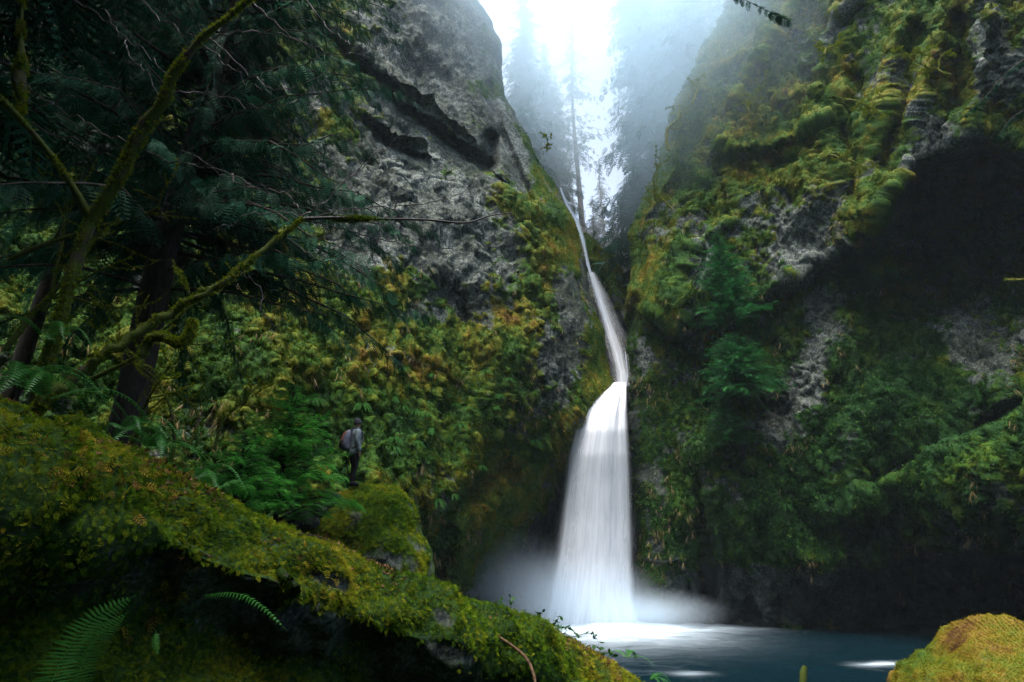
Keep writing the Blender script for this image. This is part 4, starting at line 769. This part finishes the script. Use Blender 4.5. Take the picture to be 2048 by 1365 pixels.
for k, (x, y, Yd, dx, dz, L_, r_w, lb) in enumerate([(1336,300,36.5,-0.1,1,4.2,0.14,'largest crooked moss-coated tree on the right cliff edge, spreading toward the gap'), (1385,205,35.5,0.25,1,2.8,0.10,'crooked mossy tree just right of the largest one'), (1312,400,37,-0.2,0.9,2.4,0.08,'small crooked mossy tree hanging over the slot'),
        (1498,230,33,0.05,1,3.6,0.08,'upright thin mossy tree on the upper right wall'), (1650,110,26.5,0.4,1,2.2,0.07,'crooked mossy bush beside the dark hollow on the right wall'), (1690,200,26,0.3,-0.1,1.9,0.06,'mossy bush growing sideways below the dark hollow'), (1900,150,21,-0.9,0.25,2.0,0.05,'mossy branch reaching left from the right wall ridges'),
        (1660,310,28,0.6,-0.5,1.8,0.07,'drooping mossy bush in the centre of the right wall'), (1345,420,36,-0.6,0.7,2.2,0.07,'mossy bush low on the right cliff edge'), (1080,300,37.3,0.7,0.4,1.3,0.04,'tiny mossy bush on the left cliff edge'), (2010,560,22,0.8,-0.1,2.4,0.05,'mossy branch in the dark hollow at the right edge')]):
    snag('mossy_tree', unproj(x, y, Yd), (dx, -0.3, dz), L_, r_w, 430 + k, lb, 3, 'gold_bark', 120, (0.05, 0.12), 6, group='crooked mossy trees on the cliffs', crook=0.5)

# ------------------------------------------------------------------ ferns and leafy plants
def frondmesh(pts, width, n, mb, seed=0, droop=0.25, face=None, leafw=0.5):
    c = catmull(pts, 8); L = np.concatenate([[0], np.cumsum(np.linalg.norm(np.diff(c, axis=0), axis=1))]); q = np.linspace(0, L[-1], n); c = np.stack([np.interp(q, L, c[:, k]) for k in range(3)], -1)
    T = nrm(np.gradient(c, axis=0)); f = nrm(np.array(face if face is not None else UPV)); sd0 = nrm(np.cross(T, f)); nn = np.cross(sd0, T)
    mb.tube(c, np.linspace(width * 0.03, width * 0.008, n), 4, 0.8)
    t = np.linspace(0, 1, n); l = width * np.clip(np.sin(np.clip(t * 0.93 + 0.10, 0, 1) * math.pi) ** 0.55, 0.05, 1) * (1 - 0.35 * t); sp = L[-1] / n * leafw
    r_ = np.random.default_rng(seed); v = []; fc = []
    for k in range(2, n):
        for s_ in (-1, 1):
            o = c[k]; d = nrm(sd0[k] * s_ + T[k] * 0.35 - nn[k] * droop * r_.uniform(0.6, 1.4)); e = o + d * l[k] * r_.uniform(0.9, 1.05); b = len(v)
            m1 = o + d * l[k] * 0.35
            v += [o - T[k] * sp * 0.4, o + T[k] * sp * 0.5, m1 + T[k] * sp * 0.75 + nn[k] * sp * .2, m1 - T[k] * sp * 0.55, e]; fc += [(b, b + 1, b + 2), (b, b + 2, b + 3), (b + 3, b + 2, b + 4)]
    mb.add(np.array(v), None, np.array(fc), r_.uniform(0.2, 0.8)); return mb
def fern(pos, n, L, label, seed, group=None, az0=0, spread=math.pi, rise=0.9, width=0.1, npin=26, mat='fern', split=True):
    r_ = random.Random(seed); pos = np.array(pos, float); root = empty('sword_fern', pos, label, 'fern', group); mb = MB()
    for k in range(n):
        a = az0 + r_.uniform(-spread, spread); l = L * r_.uniform(0.7, 1.1); o = np.array([math.cos(a), math.sin(a), 0]); ri = rise * r_.uniform(0.6, 1.2)
        pts = [pos + o * l * s_ + UPV * l * (ri * s_ - 0.95 * ri * s_ ** 2 - 0.25 * s_ ** 3) for s_ in (0.02, 0.25, 0.5, 0.75, 1.0)]
        if split: mb = MB()
        frondmesh(pts, width * l / 0.6 * 0.7, npin, mb, seed * 31 + k)
        if split: mb.build('frond', M[mat], root, False)
    if not split: mb.build('fronds', M[mat], root, False)
    return root
for k, (x, y, Yd, n, L_, az, lb) in enumerate([(95,800,4.3,9,0.75,-0.6,'glossy sword fern arching over the bank crest at the left edge'), (20,760,4.6,7,0.8,-0.3,'sword fern at the left edge behind the arching one'), (300,900,6.0,10,0.75,0,'sword fern in the shade behind the mossy stone'), (380,960,7.0,9,0.8,0.2,'sword fern below the hemlock trunk'), (240,860,6.5,8,0.8,0.2,'dark sword fern between the mossy stone and the hemlock trunk'),
        (430,985,8.0,8,0.8,0,'pale green fern in front of the small young hemlock'), (645,1010,14.6,9,0.55,-1.5,'small fern drooping from the left side of the boulder'), (90,680,6.6,7,0.7,0,'dark fern behind the maple trunk'), (1255,1318,7.2,6,0.36,0.9,'young fern at the tip of the bank against the pool'), (1300,1362,7.6,7,0.34,0.3,'low fern at the bottom edge beside the pool'), (1120,1262,6.3,4,0.2,0.8,'tiny fern beside the leafy sprigs on the bank')]):
    fern(unproj(x, y, Yd), n, L_, lb, 500 + k, 'ferns around the bank', az, 2.4 if k < 8 else 1.6, 0.9, npin=30)
# single near fronds
fr = empty('fern_frond', unproj(405, 1190, 2.7), 'single dark fern frond arching right from the bank', 'fern'); frondmesh([unproj(*q) for q in ((405,1192,2.75),(450,1186,2.65),(490,1192,2.6),(530,1218,2.55),(572,1260,2.5))], 0.032, 30, MB(), 1, 0.5, face=(0, -0.5, 0.8)).build('frond', M['fern'], fr, False)
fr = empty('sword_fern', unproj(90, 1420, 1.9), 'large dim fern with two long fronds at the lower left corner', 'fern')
frondmesh([unproj(*q) for q in ((90,1400,1.75),(130,1310,1.85),(190,1235,1.95),(270,1192,2.05))], 0.085, 34, MB(), 2, 0.3, face=(0.3, -0.8, 0.5)).build('frond', M['shaded_fern'], fr, False)
frondmesh([unproj(*q) for q in ((140,1400,1.8),(165,1330,1.85),(205,1265,1.9),(255,1225,1.98))], 0.06, 30, MB(), 3, 0.3, face=(0.3, -0.8, 0.5)).build('frond', M['shaded_fern'], fr, False)
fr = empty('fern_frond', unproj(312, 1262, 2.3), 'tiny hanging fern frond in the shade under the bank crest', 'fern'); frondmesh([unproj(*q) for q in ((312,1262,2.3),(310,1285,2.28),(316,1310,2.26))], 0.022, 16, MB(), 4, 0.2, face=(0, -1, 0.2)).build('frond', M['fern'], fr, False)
# ferns clinging to the walls
def on_wall(R, x, y):
    i = np.argmin(((R['px'] - x) ** 2 + (R['py'] - y) ** 2).ravel()); return R['G'].reshape(-1, 3)[i], R['N'].reshape(-1, 3)[i]
fproto = []
for v_ in range(3):
    mb = MB(); r_ = random.Random(900 + v_)
    for k in range(8):
        a = -math.pi / 2 + r_.uniform(-1.5, 1.5); o = np.array([math.cos(a), math.sin(a), 0]); l = r_.uniform(0.5, 0.85)
        frondmesh([o * l * 0.8 * s_ + UPV * l * (0.5 * s_ - 1.0 * s_ ** 2) for s_ in (0.02, 0.3, 0.6, 1.0)], 0.085, 20, mb, k, leafw=0.6)
    fproto.append(mb)
spots = [(left, x, y) for x, y in ((800,815),(780,800),(830,822),(850,830),(870,745),(905,775),(1000,790),(1015,760),(985,815),(930,845),(785,880),(820,890),(905,990),(1000,790),(960,930),(885,1005),(860,860),(890,865),(770,905),(700,830),(620,810),(800,740),(1060,880),(930,800),(725,790),(980,740))] + \
        [(right, x, y) for x, y in ((1690,690),(1720,730),(1560,780),(1750,800),(1680,810),(1740,560),(1650,960),(1500,960),(1420,640),(1380,820),(1340,760),(1620,900),(1800,690),(1560,1010))]
pm = [mb.build('sword_fern', M['wall_fern'], None, False) for mb in fproto]
for k, (R, x, y) in enumerate(spots):
    g, nn = on_wall(R, x, y); o = pm[k] if k < 3 else pm[k % 3].copy()
    if k >= 3: C.objects.link(o)
    o.location = g + nn * 0.05; o.rotation_euler = (0, 0, rng.uniform(-0.5, 0.5)); s_ = rng.uniform(0.8, 1.35); o.scale = (s_, s_, s_)
    tag(o, 'small green fern clinging to the mossy ' + ('left wall' if R is left else 'right wall'), 'fern', 'ferns on the ' + ('left' if R is left else 'right') + ' wall')
# bright shrub on the right wall
g0 = unproj(1400, 895, 35.2); rt = empty('wall_shrub', g0 + [0, 0.5, -0.6], 'bright green leafy shrub low on the right wall', 'shrub')
g = g0 + rng.normal(size=(1500, 3)) * [0.55, 0.35, 0.6]; V, Fc, a = scatter(*LEAFCL, g, nrm(g - g0) + UPV * 0.3, rng.uniform(0.08, 0.17, 1500), rng.random(1500) * 0.7 + 0.3); mesh('leaves', V, Fc, M['leaf'], rt, {'rnd': a}, False)
mb = MB()
for k in range(7): e = g0 + rng.normal(size=3) * [0.5, 0.3, 0.5]; mb.tube([g0 + [0, 0.6, -0.5], (g0 + e) / 2 + [0, 0.1, 0.1], e], [0.03, 0.02, 0.008], 4)
mb.build('stems', M['bark'], rt)
# leafy sprigs on the bank tip
def sprig(pts, label, seed, nleaf=9, ls=0.055, name='leafy_sprig'):
    root = empty(name, unproj(*pts[0]), label, 'plant', 'leafy plants on the bank tip'); c = catmull([unproj(*q) for q in pts], 6); mb = MB().tube(c, np.linspace(0.004, 0.0015, len(c)), 4); mb.build('stem', M['deadwood'], root)
    r_ = np.random.default_rng(seed); i = r_.integers(len(c) // 4, len(c), nleaf); i[0] = len(c) - 1; v = []; f = []
    for j in i:
        d = nrm(r_.normal(size=3) * [1, 0.6, 0.6] + [0, 0, 0.1]); s0 = nrm(np.cross(d, nrm(UPV + r_.normal(size=3) * 0.5))); n_ = np.cross(s0, d); o = c[j]; b = len(v); l = ls * r_.uniform(0.7, 1.15)
        v += [o, o + d * l * 0.35 + s0 * l * 0.28 - n_ * l * .05, o + d * l * 0.7 + s0 * l * 0.22, o + d * l, o + d * l * 0.7 - s0 * l * 0.22, o + d * l * 0.35 - s0 * l * 0.28 - n_ * l * .05]; f += [(b, b + 1, b + 2), (b, b + 2, b + 3), (b, b + 3, b + 4), (b, b + 4, b + 5)]
    mesh('leaves', np.array(v), np.array(f), M['leaf'], root, {'rnd': np.repeat(r_.random(nleaf) * 0.7, 6)}, False); return root
for k, (pts, lb, nl) in enumerate([([(1008,1235,5.9),(1006,1215,5.9),(1000,1200,5.9)], 'sprig with a yellowing leaf, leftmost on the bank tip', 6), ([(1018,1240,5.9),(1022,1215,5.9),(1020,1195,5.9)], 'short sprig right beside the yellowing one', 7),
        ([(1060,1250,6.1),(1075,1235,6.1),(1085,1225,6.1)], 'sprig with round leaves left of the tall sprigs', 9), ([(1095,1262,6.2),(1110,1245,6.2),(1120,1232,6.2)], 'tallest leafy sprig standing dark against the white fall', 11), ([(1100,1265,6.2),(1125,1255,6.2),(1145,1262,6.2),(1160,1275,6.2)], 'leafy sprig bending right over the crest', 14),
        ([(1130,1280,6.3),(1160,1270,6.3),(1185,1268,6.3),(1198,1285,6.3)], 'drooping leafy sprig above the bare root', 15), ([(1160,1300,6.4),(1185,1290,6.4),(1205,1300,6.4)], 'low leafy sprig at the right end of the crest', 12), ([(1190,1318,6.5),(1210,1305,6.5),(1225,1312,6.5)], 'last leafy sprig before the young fern', 9)]):
    sprig(pts, lb, 600 + k, nl)
# fallen sticks
def stick(pts, w, label, mat='deadwood', name='fallen_stick', cat='stick', fz=0):
    root = empty(name, unproj(*pts[0]), label, cat); limb(pts, w, 'stem', root, mat, fz, (0.01, 0.02), seed=int(pts[0][0])); do_fuzz(root, 0.3)
stick([(972,1262,5.05),(1010,1282,4.75),(1048,1312,4.4),(1066,1345,4.15),(1075,1400,3.9)], (4, 7, 5), 'curved bare stick lying on the right part of the bank')
stick([(478,1128,3.3),(500,1092,3.45),(560,1070,3.65),(640,1076,3.95),(700,1112,4.15),(750,1152,4.3)], (3, 5, 3), 'long thin dark twig lying along the bank crest', 'bark')
stick([(1603,1420,20),(1606,1360,20),(1610,1332,20)], (8, 12, 9), 'mossy stub of wood sticking out of the pool', 'bark_moss', 'wooden_stub', 'stub', 150)
# overhanging sprays, top right and right edge
def sprayob(pts, w, n, label, seed):
    root = empty('hemlock_bough', unproj(*pts[0]), label, 'branch'); c = catmull([unproj(*q) for q in pts], 6); MB().tube(c, np.linspace(0.012, 0.004, len(c)), 5).build('stem', M['bark'], root)
    r_ = np.random.default_rng(seed); i = r_.integers(0, len(c), n); T = nrm(np.gradient(c, axis=0))[i]; sd0 = nrm(np.cross(T, UPV)) * r_.choice([-1, 1], n)[:, None]
    V, Fc, a = scatter(*NEEDLE, c[i], T * 0.6 + sd0 * 0.8 + DOWN * 0.4 + r_.normal(size=(n, 3)) * 0.15, r_.uniform(0.5, 1, n) * w, r_.random(n), 1.0, face=UPV + 0 * T); mesh('needles', V, Fc, M['hemlock'], root, {'rnd': a}, False)
sprayob([(1330,-90,9),(1400,-45,9),(1470,-10,9),(1540,25,9),(1575,40,9)], 0.22, 130, 'dark hemlock bough hanging into the top edge right of the gap', 1)
sprayob([(2120,60,6),(2060,110,6),(2010,150,6),(1965,200,6),(1935,225,6)], 0.12, 90, 'dark drooping bough at the upper right edge', 2)
sprayob([(2110,200,6),(2060,215,6),(2020,240,6),(2000,270,6)], 0.11, 70, 'pale-tipped bough below the other at the right edge', 3)
# ------------------------------------------------------------------ hiker
def flat(name, col, rough=0.8, sc=60, var=0.5):
    m, nt, b = newmat(name); n = noise(nt, sc, 3, 0.6)
    nt.links.new(mixc(nt, n, tuple(c * (1 - var) for c in col), tuple(min(1, c * (1 + var)) for c in col)), b.inputs['Base Color']); b.inputs['Roughness'].default_value = rough
    bump(nt, b, n, 0.3, 0.01); return m
M['skin'] = flat('skin', (0.42, 0.24, 0.17), 0.55, 40, 0.12); M['jacket'] = flat('grey_jacket_cloth', (0.12, 0.15, 0.175), 0.75, 30, 0.25); M['black'] = flat('black_cloth', (0.010, 0.010, 0.013), 0.85)
M['pack'] = flat('slate_backpack_cloth', (0.085, 0.095, 0.13), 0.6, 40, 0.25); M['knit'] = flat('dark_knit', (0.025, 0.028, 0.034), 0.9, 120, 0.5); M['strap'] = flat('dark_webbing', (0.03, 0.032, 0.04), 0.7); M['trim'] = flat('rust_trim', (0.22, 0.07, 0.03), 0.6)
HP = unproj(704, 966, 16.65); g_ = big_boulder[1].reshape(-1, 3); g_ = g_[np.hypot(g_[:, 0] - HP[0], g_[:, 1] - HP[1]) < 0.12]
HP[2] = g_[:, 2].max() + 0.02; HA = rad(-60); hc, hs_ = math.cos(HA), math.sin(HA)
def L2W(v):
    v = np.asarray(v, float) * 1.1; return np.stack([v[..., 0] * hc - v[..., 1] * hs_, v[..., 0] * hs_ + v[..., 1] * hc, v[..., 2]], -1) + HP
def loft(rings, sides=24, close=True, wr=0.0, seed=0):
    """rings: (x,y,z,rx,ry)"""
    R = catmull(rings, 4); t = np.linspace(0, 2 * math.pi, sides, endpoint=False)
    V = np.stack([R[:, 0:1] + R[:, 3:4] * np.cos(t), R[:, 1:2] + R[:, 4:5] * np.sin(t), R[:, 2:3] + 0 * t[None]], -1)
    if wr:
        N = np.stack([np.cos(t)[None] + 0 * R[:, 0:1], np.sin(t)[None] + 0 * R[:, 0:1], 0 * V[..., 0]], -1); V = V + N * (wr * fbm(V * np.array([9, 9, 16]), 3, seed))[..., None]
    n = len(R); i = np.arange(n * sides).reshape(n, sides); j = np.roll(i, -1, 1); Q = np.stack([i[:-1], j[:-1], j[1:], i[1:]], -1).reshape(-1, 4)
    V = V.reshape(-1, 3); T = []
    if close:
        V = np.vstack([V, R[0:1, :3], R[-1:, :3]]); a, b = n * sides, n * sides + 1
        T = [(i[0, k], a, i[0, (k + 1) % sides]) for k in range(sides)] + [(i[-1, k], i[-1, (k + 1) % sides], b) for k in range(sides)]
    return V, Q, T
def limbw(pts, r, sides=12, wr=0.0, seed=0):
    c = catmull([tuple(p) + (q,) for p, q in zip(pts, r)], 5); V, Q, N = tube(c[:, :3], c[:, 3], sides, seed, 0)
    if wr: V = V + N * (wr * fbm(V * 14, 3, seed))[:, None]
    n = len(c); V = np.vstack([V, c[0:1, :3], c[-1:, :3]]); a = n * sides
    T = [(k, a, (k + 1) % sides) for k in range(sides)] + [((n - 1) * sides + k, (n - 1) * sides + (k + 1) % sides, a + 1) for k in range(sides)]
    return V, Q, T
hk = empty('person', HP, 'hiker in grey jacket, black trousers and dark beanie standing on the mossy boulder', 'person')
# continuous body by skin modifier
def skin_body(verts, edges, parent):
    me = bpy.data.meshes.new('body'); V = L2W([v[0] for v in verts]) - HP; me.from_pydata([tuple(v) for v in V], edges, []); o = bpy.data.objects.new('body', me); C.objects.link(o)
    md = o.modifiers.new('skin', 'SKIN'); md.use_smooth_shade = True
    for k, v in enumerate(verts): me.skin_vertices[0].data[k].radius = (v[1] * 1.1, v[1] * 1.1)
    me.skin_vertices[0].data[0].use_root = True
    sb = o.modifiers.new('sub', 'SUBSURF'); sb.levels = 1; sb.render_levels = 1
    me.materials.append(M['skin']); o.parent = parent; return o
vv = [((0,0,.95),.12),((0,-.01,1.15),.11),((0,-.01,1.34),.13),((0,0,1.47),.06),((0,.015,1.56),.062),((0,.02,1.64),.088),((0,.015,1.71),.075),((0,.118,1.635),.012)]; ee = [(0,1),(1,2),(2,3),(3,4),(4,5),(5,6),(5,7)]
for s_ in (-1, 1):
    b = len(vv); vv += [((s_*.17,-.01,1.41),.055),((s_*.225,-.03,1.15),.042),((s_*.235,.04,.92),.026),((s_*.235,.06,.85),.028)]; ee += [(2,b),(b,b+1),(b+1,b+2),(b+2,b+3)]
    for q, (dx, ln) in enumerate(((-.022,.062),(-.008,.072),(.008,.068),(.022,.052))):
        c0 = len(vv); vv += [((s_*.235,.062+dx,.815),.009),((s_*.232,.066+dx,.815-ln*.5),.008),((s_*.225,.074+dx,.815-ln),.0065)]; ee += [(b+3,c0),(c0,c0+1),(c0+1,c0+2)]
    c0 = len(vv); vv += [((s_*.228,.095,.84),.010),((s_*.222,.108,.81),.008)]; ee += [(b+3,c0),(c0,c0+1)]
    b = len(vv); vv += [((s_*.085,0,.88),.085),((s_*.085,.03,.50),.052),((s_*.075,-.01,.10),.035),((s_*.085,.11,.045),.03)]; ee += [(0,b),(b,b+1),(b+1,b+2),(b+2,b+3)]
body = skin_body(vv, ee, hk)
mb = MB(); V, Q, T = loft([(0,0,.80,.185,.15),(0,-.01,.86,.20,.158),(0,-.01,1.0,.196,.15),(0,-.01,1.2,.20,.15),(0,-.01,1.36,.212,.145),(0,-.01,1.43,.175,.125),(0,0,1.485,.09,.09),(0,.005,1.53,.078,.08)], 30, False, 0.016, 3); mb.add(L2W(V), Q, T)
for s_ in (-1, 1):
    V, Q, T = limbw([(s_*.15,-.01,1.42),(s_*.205,-.015,1.35),(s_*.245,-.03,1.15),(s_*.25,.02,1.0),(s_*.245,.045,.875)], [.07,.078,.066,.055,.046], 14, 0.012, 5 + s_); mb.add(L2W(V), Q, T)
mb.build('jacket', M['jacket'], hk)
mb = MB()
for s_ in (-1, 1):
    V, Q, T = limbw([(s_*.08,0,.92),(s_*.088,.0,.80),(s_*.085,.03,.50),(s_*.078,.0,.28),(s_*.075,-.01,.07)], [.11,.105,.068,.055,.045], 14, 0.008, 9 + s_); mb.add(L2W(V), Q, T)
mb.build('trousers', M['black'], hk)
for s_ in (-1, 1):
    V, Q, T = limbw([(s_*.075,-.06,.05),(s_*.078,-.02,.065),(s_*.082,.06,.055),(s_*.088,.14,.035),(s_*.09,.17,.025)], [.035,.055,.05,.042,.02], 12, 0.003, 4); MB().add(L2W(V), Q, T).build('boot', M['black'], hk)
V, Q, T = loft([(0,.005,1.615,.098,.108),(0,.005,1.64,.102,.112),(0,0,1.69,.100,.110),(0,-.005,1.745,.080,.088),(0,-.015,1.775,.045,.05),(0,-.018,1.785,.012,.014)], 24, True, 0.004, 6); bn = MB().add(L2W(V), Q, T).build('beanie', M['knit'], hk)
bn_b = [(0,.005,1.612,.103,.113),(0,.005,1.63,.106,.116),(0,.005,1.65,.105,.115)]; V, Q, T = loft(bn_b, 24, False); MB().add(L2W(V), Q, T).build('beanie_cuff', M['knit'], bn) if False else None
# backpack
bp = empty('backpack', L2W((0, -.25, 1.0)), 'slate grey backpack with rust trim worn by the hiker', 'backpack')
V, Q, T = loft([(0,-.21,.90,.10,.06),(0,-.245,.935,.145,.10),(0,-.26,1.05,.155,.125),(0,-.25,1.22,.15,.115),(0,-.225,1.36,.125,.09),(0,-.20,1.43,.075,.05),(0,-.19,1.45,.03,.02)], 28, True, 0.010, 8); MB().add(L2W(V), Q, T).build('bag', M['pack'], bp)
V, Q, T = loft([(0,-.345,.94,.08,.03),(0,-.37,.97,.11,.055),(0,-.375,1.07,.115,.06),(0,-.365,1.15,.10,.045),(0,-.35,1.175,.05,.02)], 22, True, 0.006, 9); MB().add(L2W(V), Q, T).build('front_pocket', M['black'], bp)
for s_ in (-1, 1):
    V, Q, T = limbw([(s_*.08,-.175,1.42),(s_*.10,-.10,1.50),(s_*.115,.03,1.485),(s_*.13,.13,1.38),(s_*.15,.145,1.2),(s_*.19,.06,1.03),(s_*.17,-.12,.96)], [.022]*7, 8); MB().add(L2W(V), Q, T).build('shoulder_strap', M['strap'], bp)
    V, Q, T = limbw([(s_*.06,-.27,1.41),(s_*.075,-.335,1.32),(s_*.08,-.372,1.2),(s_*.08,-.40,1.1)], [.010]*4, 6); MB().add(L2W(V), Q, T).build('rust_trim', M['trim'], bp)
# ------------------------------------------------------------------ haze and spray
def box(name, lo, hi, mat):
    v = [(x, y, z) for x in (lo[0], hi[0]) for y in (lo[1], hi[1]) for z in (lo[2], hi[2])]
    f = [(0, 1, 3, 2), (4, 6, 7, 5), (0, 4, 5, 1), (2, 3, 7, 6), (0, 2, 6, 4), (1, 5, 7, 3)]
    return mesh(name, np.array(v, float), np.array(f), mat, None, smooth=False)
m = bpy.data.materials.new('haze_air'); m.use_nodes = True; nt = m.node_tree; nt.nodes.clear()
out = nt.nodes.new('ShaderNodeOutputMaterial'); pv = nt.nodes.new('ShaderNodeVolumePrincipled'); nt.links.new(pv.outputs[0], out.inputs['Volume'])
pv.inputs['Density'].default_value = 0.00024; pv.inputs['Color'].default_value = (0.70, 0.88, 1.0, 1); pv.inputs['Anisotropy'].default_value = 0.0
hz = box('haze', (-405, -205, -3), (405, 405, 230), m); tag(hz, 'pale haze filling the gorge', None, None, 'stuff')

m = bpy.data.materials.new('fog'); m.use_nodes = True; nt = m.node_tree; nt.nodes.clear()
out = nt.nodes.new('ShaderNodeOutputMaterial'); pv = nt.nodes.new('ShaderNodeVolumePrincipled'); nt.links.new(pv.outputs[0], out.inputs['Volume'])
pv.inputs['Density'].default_value = 0.011; pv.inputs['Color'].default_value = (1.0, 1.0, 1.0, 1); pv.inputs['Anisotropy'].default_value = 0.2
tag(box('fog_bank', (-30, 53, 10), (70, 110, 150), m), 'bright fog standing among the conifers beyond the gorge', None, None, 'stuff')
def spray(name, c, r, dens, label, seed, power=1.5):
    me = bpy.data.meshes.new(name); bm = bmesh.new(); bmesh.ops.create_icosphere(bm, subdivisions=3, radius=1.0); bm.to_mesh(me); bm.free()
    o = bpy.data.objects.new(name, me); C.objects.link(o); o.location = Vector(c); o.scale = r; tag(o, label, None, None, 'stuff')
    m = bpy.data.materials.new(name); m.use_nodes = True; nt = m.node_tree; nt.nodes.clear(); me.materials.append(m)
    out = nt.nodes.new('ShaderNodeOutputMaterial'); pv = nt.nodes.new('ShaderNodeVolumePrincipled'); nt.links.new(pv.outputs[0], out.inputs['Volume'])
    tc = nt.nodes.new('ShaderNodeTexCoord'); ln = nt.nodes.new('ShaderNodeVectorMath'); ln.operation = 'LENGTH'; nt.links.new(tc.outputs['Object'], ln.inputs[0])
    f = mth(nt, 'POWER', mth(nt, 'SUBTRACT', 1.0, ln.outputs['Value'], clamp=True), power)
    n = noise(nt, 1.6, 3, 0.6); f = mth(nt, 'MULTIPLY', f, mth(nt, 'ADD', 0.35, mth(nt, 'MULTIPLY', n, 1.3)))
    nt.links.new(mth(nt, 'MULTIPLY', f, dens), pv.inputs['Density']); pv.inputs['Color'].default_value = (0.70, 0.88, 1.0, 1) if name == 'mist' else (0.82, 0.92, 1.0, 1); pv.inputs['Anisotropy'].default_value = 0.2
    return o
spray('spray', unproj(1130, 1200, 37.2), (6.3, 2.4, 3.2), 1.0, 'white spray drifting around the foot of the broad fall', 1)
spray('spray', unproj(1000, 1150, 36.6), (5.5, 2.5, 3.2), 0.2, 'thin blue spray drifting left of the fall', 2)
spray('spray', unproj(1290, 1225, 37.0), (5.5, 2.0, 1.5), 0.8, 'low spray over the foam right of the fall', 3)

g_ = spray('mist', unproj(1370, 40, 41), (19, 14, 27), 0.12, 'blue-white mist glowing in the gap between the two walls', 4, 1.0)
spray('mist', unproj(1060, 120, 53), (9, 8, 22), 0.06, 'pale mist among the conifers beside the left wall', 5, 1.0)
spray('mist', unproj(930, -60, 39), (15, 9, 22), 0.09, 'thin blue mist over the top of the left wall', 6, 1.0)
